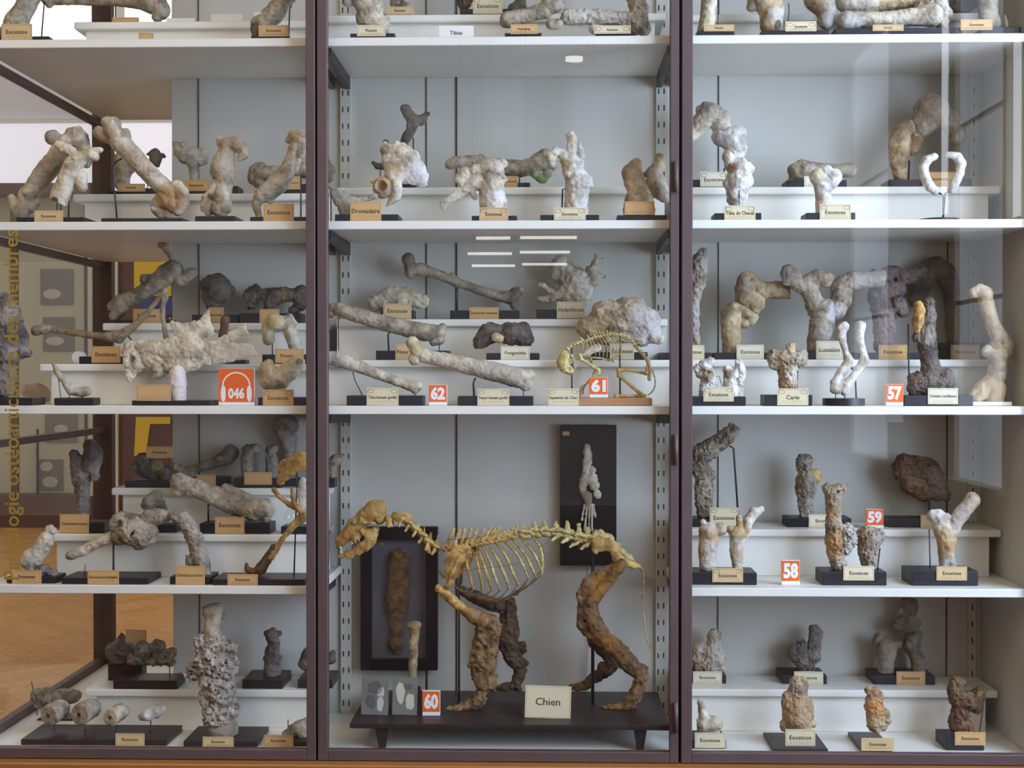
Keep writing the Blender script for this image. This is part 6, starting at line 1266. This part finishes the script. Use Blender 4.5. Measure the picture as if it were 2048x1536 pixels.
def iron_rod(par, org, u, v0, v1, Y, r=2.6):
    a1, b1 = P(u, v0, Y), P(u, v1, Y)
    b1[2] = ZB + 0.0005
    link('support_rod', tube_mesh('support_rod', [a1, b1], r * mpp(Y), 10, org), 'iron', par)
iron_rod(dog, DO, 1186, 1082, 1392, YD, 2.8)
iron_rod(dog, DO, 918, 1096, 1380, YD + 0.03, 2.0)
crop(0, 0, 1)
loose_card('dog_card', 'large cream card reading Chien at the front of the bench', 'BN', 0.10, 1049, 1372, 1141, 1433, 'Chien', 'card_cream', 1, tilt=0.03)
number_sign('60', 'orange number sign 60 on the bench', 'BN', 0.12, 844.5, 1382, 880, 1424)
def photo_print(lab, u0, v0, u1, v1, patches, Y=0.13):
    z0 = SURF['BN'] + 0.0006
    a1, b1 = P(u0, v1, Y), P(u1, v0, Y)
    w = b1[0] - a1[0]; h = b1[2] - z0
    e = empty('photo_print', ((a1[0] + b1[0]) / 2, Y, z0), lab, 'photograph', 'photographs on the bench')
    c_ = link('print', box_mesh('print', (-w / 2, 0, 0), (w / 2, 0.002, h), 0.0003), 'photo_grey', e); c_.rotation_euler = (-0.05, 0.02, 0)
    for (fx, fz, rx, rz, m_) in patches:
        rr_ = random.Random(int(fx * 100 + fz * 37))
        V_ = [((fx - .5) * w + math.cos(t) * rx * w * rr_.uniform(.75, 1.15), -0.0004, fz * h + math.sin(t) * rz * h * rr_.uniform(.75, 1.15)) for t in [2 * math.pi * k / 14 for k in range(14)]]
        link('printed_patch', mesh_from('printed_patch', V_, [tuple(range(14))[::-1]]), m_, c_)
    box('stand', (-w * .2, 0.002, 0), (w * .2, 0.03, 0.006), 'base_black', e, 0.001)
photo_print('grey photograph with a dark arch, left on the bench', 722, 1355, 776, 1424, [(.5, .72, .28, .2, 'photo_shade'), (.7, .6, .15, .14, 'photo_pale'), (.35, .35, .2, .2, 'photo_shade'), (.7, .3, .14, .2, 'photo_pale')])
photo_print('paler grey photograph beside the number sign 60', 784, 1355, 834, 1424, [(.3, .6, .18, .3, 'photo_pale'), (.7, .35, .2, .25, 'photo_pale'), (.6, .75, .2, .1, 'photo_shade')])
s = Sp('standing_thin_bone', 'thin tan bone standing upright before the framed specimen', 'BN', 0.32, 828).base(815, 840, 1376, 0.03, 'base_brown')
s.bone('thin_bone', '828,1252,10 830,1262,9 827,1285,8.5 827,1310,8 826,1330,8 826,1378,7', '820,1250,6', '836,1250,6', m='tan', amp=.8, stains=[((827, 1255, 16), (150, 116, 66), .6), ((826, 1350, 30), (170, 154, 134), .6)])

# framed paw in a dark box frame on the back panel
fo = empty('framed_paw', tuple(P(798, 1340, 0.47)[:1]) + (0.47, zat(798, 1340, 0.47)), 'dark box frame holding a mummified brown paw', 'frame')
def pbox(name, u0, v0, u1, v1, Y0, Y1, mat, par, bev=0.002):
    a1, b1 = P(u0, v1, Y0), P(u1, v0, Y0)
    return box(name, (a1[0], Y0, a1[2]), (b1[0], Y1, b1[2]), mat, par, bev, par.location)
mat_plain('frame_black', (30, 27, 30), 0.3, 0.1, 12)
mat_plain('mount_grey', (112, 112, 124), 0.7, 0.06, 12)
pbox('frame_side', 721, 1054, 743, 1341, 0.45, 0.486, 'frame_black', fo)
pbox('frame_side', 852, 1054, 875, 1341, 0.45, 0.486, 'frame_black', fo)
pbox('frame_side', 743, 1054, 852, 1079, 0.45, 0.486, 'frame_black', fo)
pbox('frame_side', 743, 1319, 852, 1341, 0.45, 0.486, 'frame_black', fo)
pbox('mount_board', 743, 1079, 852, 1319, 0.476, 0.484, 'mount_grey', fo, 0)
pbox('cover_glass', 743, 1079, 852, 1319, 0.4495, 0.4510, 'jar_glass', fo, 0)
me = sdf_mesh('mummified_paw', ['f.6 797,1115,19 797,1135,21 797,1170,22 795,1200,24 795,1220,22 793,1240,14 792,1275,13 792,1290,13', 'f.6 783,1292,6 786,1300,4', 'f.6 792,1296,7 792,1305,5', 'f.6 801,1292,6 799,1300,4', 'f.6 815,1118,6'], 0.470, fo.location, amp=1, amp2=.6)
link('mummified_paw', me, 'mummy', fo)
pbox('paper_tag', 759, 1086, 767, 1090, 0.4745, 0.476, 'card_orange', fo, 0)
link('frame_prop', tube_mesh('frame_prop', [P(853, 1340, 0.47), np.array((*P(853, 1340, 0.47)[:2], ZB))], 0.004, 8, fo.location), 'iron', fo)
# black board with a limb skeleton
bo = empty('black_board', tuple(P(1176, 1130, 0.48)[:1]) + (0.48, zat(1176, 1130, 0.48)), 'tall black board with a pale mounted forelimb skeleton', 'board')
pbox('board', 1120, 850, 1233, 1131, 0.47, 0.486, 'frame_black', bo)
pbox('oval_label', 1125, 863, 1139, 871, 0.4685, 0.4698, 'card_orange', bo, 0)
crop(1100, 840, 5.12)
def bbone(name, *st, m='ash', **kw):
    link(name, sdf_mesh(name, st, 0.462, bo.location, **kw), m, bo)
bbone('long_bone', 'f.5 380,270,34 385,340,34 385,430,38 370,520,44', '!380,285,10,-30', '!392,350,10,-30', amp=.8, m='pale')
bbone('crusted_shank', 'f.5 370,520,40 345,620,40 340,720,34', 'f.5 430,500,34 430,600,50 450,660,52', amp=1.5, ridge=1, m='pale', stains=[((340, 640, 90), (120, 100, 74), .5)])
bbone('heel_bone', 'f.5 480,740,30 485,790,28', amp=1, m='pale')
bbone('wrist_bones', 'f.5 370,760,46 390,830,46', amp=1.5, ridge=1, m='ash', stains=[((380, 800, 80), (134, 106, 76), .6)])
for (u0, v0, u1, v1) in ((355, 870, 325, 1020), (380, 870, 355, 1130), (405, 870, 395, 1140), (430, 870, 428, 1130), (440, 870, 460, 990)):
    bbone('toe_bone', 'f.6 %d,%d,14 %d,%d,10 %d,%d,13' % (u0, v0, (u0 + u1) / 2, (v0 + v1) / 2, u1, v1), k=1, amp=.3, amp2=0, m='pale', cell=1.3)
crop(0, 0, 1)
link('board_rod', tube_mesh('board_rod', [P(1184, 1130, 0.478), np.array((P(1184, 1130, 0.478)[0], 0.4775, ZB))], 0.0035, 8, bo.location), 'iron', bo)

# ============ cat skeleton on the third centre shelf
crop(1090, 640, 8.533)
YC = 0.11
cat = Sp('cat_skeleton', 'small arched cat skeleton looking down on a reddish wooden base', 'S3', 0.05, 1000, cat='skeleton')
cat.base(330, 1832, 1330, 0.12, 'pine', 0.004).card(48, 1170, 575, 1485, 'Squelette de Chat', 'card_cream', 2)
cat.Yb = YC
def cb(name, *st, m='catbone', **kw):
    kw.setdefault('rs', 1.0); kw.setdefault('k', 1.5); kw.setdefault('amp', .35); kw.setdefault('amp2', 0); kw.setdefault('cell', 1.0)
    cat.bone(name, *st, m=m, **kw)
def cr(name, pts, r, flat=1.0, m='catbone'):
    q = [P(cu_(p[0]), cv_(p[1]), YC + (p[2] / CR[2]) * mpp(YC)) for p in smooth_path(pts, 4)]
    link(name, tube_mesh(name, q, r / CR[2] * mpp(YC), 6, cat.org, flat), m, cat.o)
cb('skull', '330,640,100 300,720,105 330,800,95', '400,850,85 440,880,66', '430,700,60', '!410,840,44,-80', '!420,840,44,80', '!495,890,18', '!400,720,30,-90', k=3, stains=[((280, 700, 120), (200, 184, 104), .6), ((440, 780, 80), (208, 196, 186), .7)])
cb('mandible', 'f.5 460,600,20,-60 500,720,26,-50 510,820,20,-30', 'f.5 460,600,20,60 500,720,26,50 510,820,20,30', m='ivory')
for i, (u, v) in enumerate(((290, 590), (335, 535), (385, 485), (440, 445), (500, 410), (560, 390), (620, 375))):
    cb('neck_vertebra', '%d,%d,30 %d,%d,28' % (u - 18, v + 8, u + 20, v - 6), '%d,%d,12 %d,%d,6' % (u, v - 20, u - 4, v - 50), 'f.6 %d,%d,14,-40' % (u, v + 20), 'f.6 %d,%d,14,40' % (u, v + 20))
bk = [(665, 365), (715, 345), (765, 330), (815, 315), (865, 300), (915, 290), (965, 280), (1015, 270), (1065, 262), (1115, 256), (1170, 252), (1225, 255), (1280, 262), (1340, 272), (1400, 292), (1450, 325), (1495, 370), (1530, 420), (1570, 475), (1620, 535), (1670, 595)]
for i, (u, v) in enumerate(bk):
    n_ = bk[min(i + 1, len(bk) - 1)]; p_ = bk[max(i - 1, 0)]
    dx, dy = n_[0] - p_[0], n_[1] - p_[1]; l_ = math.hypot(dx, dy); dx /= l_; dy /= l_
    nx, ny = dy, -dx
    sl_ = 78 if i < 9 else 46
    sk_ = -26 if i < 8 else 10
    r_ = 20 if i < 10 else 26
    cb('back_vertebra', '%f,%f,%f %f,%f,%f' % (u - dx * 14, v - dy * 14, r_, u + dx * 14, v + dy * 14, r_), 'f.5 %f,%f,13 %f,%f,9' % (u + nx * 15, v + ny * 15, u + nx * sl_ + dx * sk_, v + ny * sl_ + dy * sk_), 'f.7 %f,%f,8,-36 %f,%f,6,-46' % (u, v, u - nx * 22 - dx * 20, v - ny * 22 - dy * 20), 'f.7 %f,%f,8,36' % (u, v))
rbs = [((665, 380), (650, 450), (640, 540)), ((715, 360), (720, 440), (700, 540)), ((765, 345), (790, 420), (790, 520)), ((815, 330), (850, 430), (860, 560)), ((865, 315), (920, 420), (930, 580)), ((915, 305), (985, 420), (1000, 590)), ((965, 295), (1050, 420), (1060, 610)), ((1015, 285), (1110, 420), (1110, 630)), ((1065, 275), (1160, 410), (1160, 630)), ((1115, 270), (1215, 400), (1210, 610)), ((1170, 265), (1270, 390), (1250, 590)), ((1225, 268), (1300, 370), (1290, 560))]
for sy in (-1, 1):
    for (p0, p1, p2) in rbs:
        cr('rib', [(p0[0], p0[1], 0), (p1[0], p1[1], sy * 120), (p2[0], p2[1], sy * 70), (p2[0] - 20 + (1100 - p2[0]) * .1, p2[1] + 50, sy * 18)], 7.5, .7)
cb('breastbone', '660,600,14 800,640,14 950,650,15 1100,690,16 1160,690,14', '1160,700,10 1210,750,7')
for sy in (-1, 1):
    d_ = sy * 105
    cb('shoulder_blade', 'f.15 620,610,30,%d 720,560,44,%d 820,500,60,%d 900,470,66,%d' % (d_, d_, d_, d_), 'f.6 620,610,14,%d 880,500,8,%d' % (d_ * 1.15, d_ * 1.15), m='ivory')
    o_ = 0 if sy < 0 else 0
    if sy < 0:
        cb('upper_arm', '590,600,34,%d 620,670,26,%d 760,760,22,%d 880,840,34,%d' % (d_, d_, d_, d_))
        cb('forearm', '910,860,34,%d 920,910,22,%d 760,1030,16,%d 640,1150,20,%d' % (d_, d_, d_, d_), '900,920,16,%d 720,1050,12,%d' % (d_ - 20, d_ - 20))
        cb('fore_paw', '640,1140,34,%d 610,1190,26,%d' % (d_, d_), '620,1180,16,%d 600,1240,12,%d 590,1320,10,%d' % (d_ - 15, d_ - 15, d_ - 15), '650,1170,14,%d 640,1260,10,%d' % (d_ + 15, d_ + 15), '590,1190,12,%d 570,1220,8,%d' % (d_, d_))
    else:
        cb('upper_arm', '760,640,30,%d 820,740,20,%d 880,860,30,%d' % (d_, d_, d_))
        cb('forearm', '870,880,30,%d 840,920,28,%d 820,1000,16,%d 800,1200,16,%d 790,1320,14,%d' % (d_, d_, d_, d_, d_))
    h_ = sy * 75
    cb('pelvis_half', 'f.5 1690,620,24,%d 1760,700,30,%d 1770,760,32,%d' % (h_ * .6, h_ * .7, h_ * .8), '1770,760,24,%d 1790,900,24,%d 1780,1010,28,%d' % (h_, h_, h_))
    cb('thigh_bone', '1730,910,34,%d 1600,890,20,%d 1400,850,22,%d 1280,850,40,%d' % (h_, h_, h_, h_), '1740,880,26,%d 1740,800,20,%d' % (h_, h_), m='honey' if sy < 0 else 'catbone')
    cb('shin_bone', '1260,860,40,%d 1270,950,38,%d 1400,1060,22,%d 1560,1200,20,%d 1650,1270,32,%d' % (h_, h_, h_, h_, h_), '1330,1020,10,%d 1600,1250,10,%d' % (h_ - 20, h_ - 20), m='honey' if sy < 0 else 'catbone')
    cb('hind_paw', '1700,1285,26,%d 1620,1295,22,%d 1450,1300,18,%d 1300,1295,20,%d 1200,1280,16,%d' % (h_, h_, h_, h_, h_), '1260,1310,14,%d 1190,1310,12,%d' % (h_ - 20, h_ - 20), m='honey')
tp_ = [(1700, 640), (1760, 700), (1800, 780), (1840, 880), (1870, 970), (1885, 1050), (1880, 1130), (1850, 1200), (1800, 1250), (1750, 1290)]
for i in range(len(tp_) - 1):
    (x0, y0), (x1, y1) = tp_[i], tp_[i + 1]
    cb('tail_vertebra', '%f,%f,14 %f,%f,9 %f,%f,13' % (x0, y0, (x0 + x1) / 2, (y0 + y1) / 2, x1, y1), m='ash')
cat.rod((455, 480), (458, 1345), r=1.5).rod((1275, 280), (1280, 1345), r=1.7)
crop(0, 0, 1)
SURF['CATB'] = cat.top
number_sign('61', 'orange number sign 61 standing on the cat skeleton base', 'CATB', 0.052, 1178.5, 754.5, 1215.5, 797)
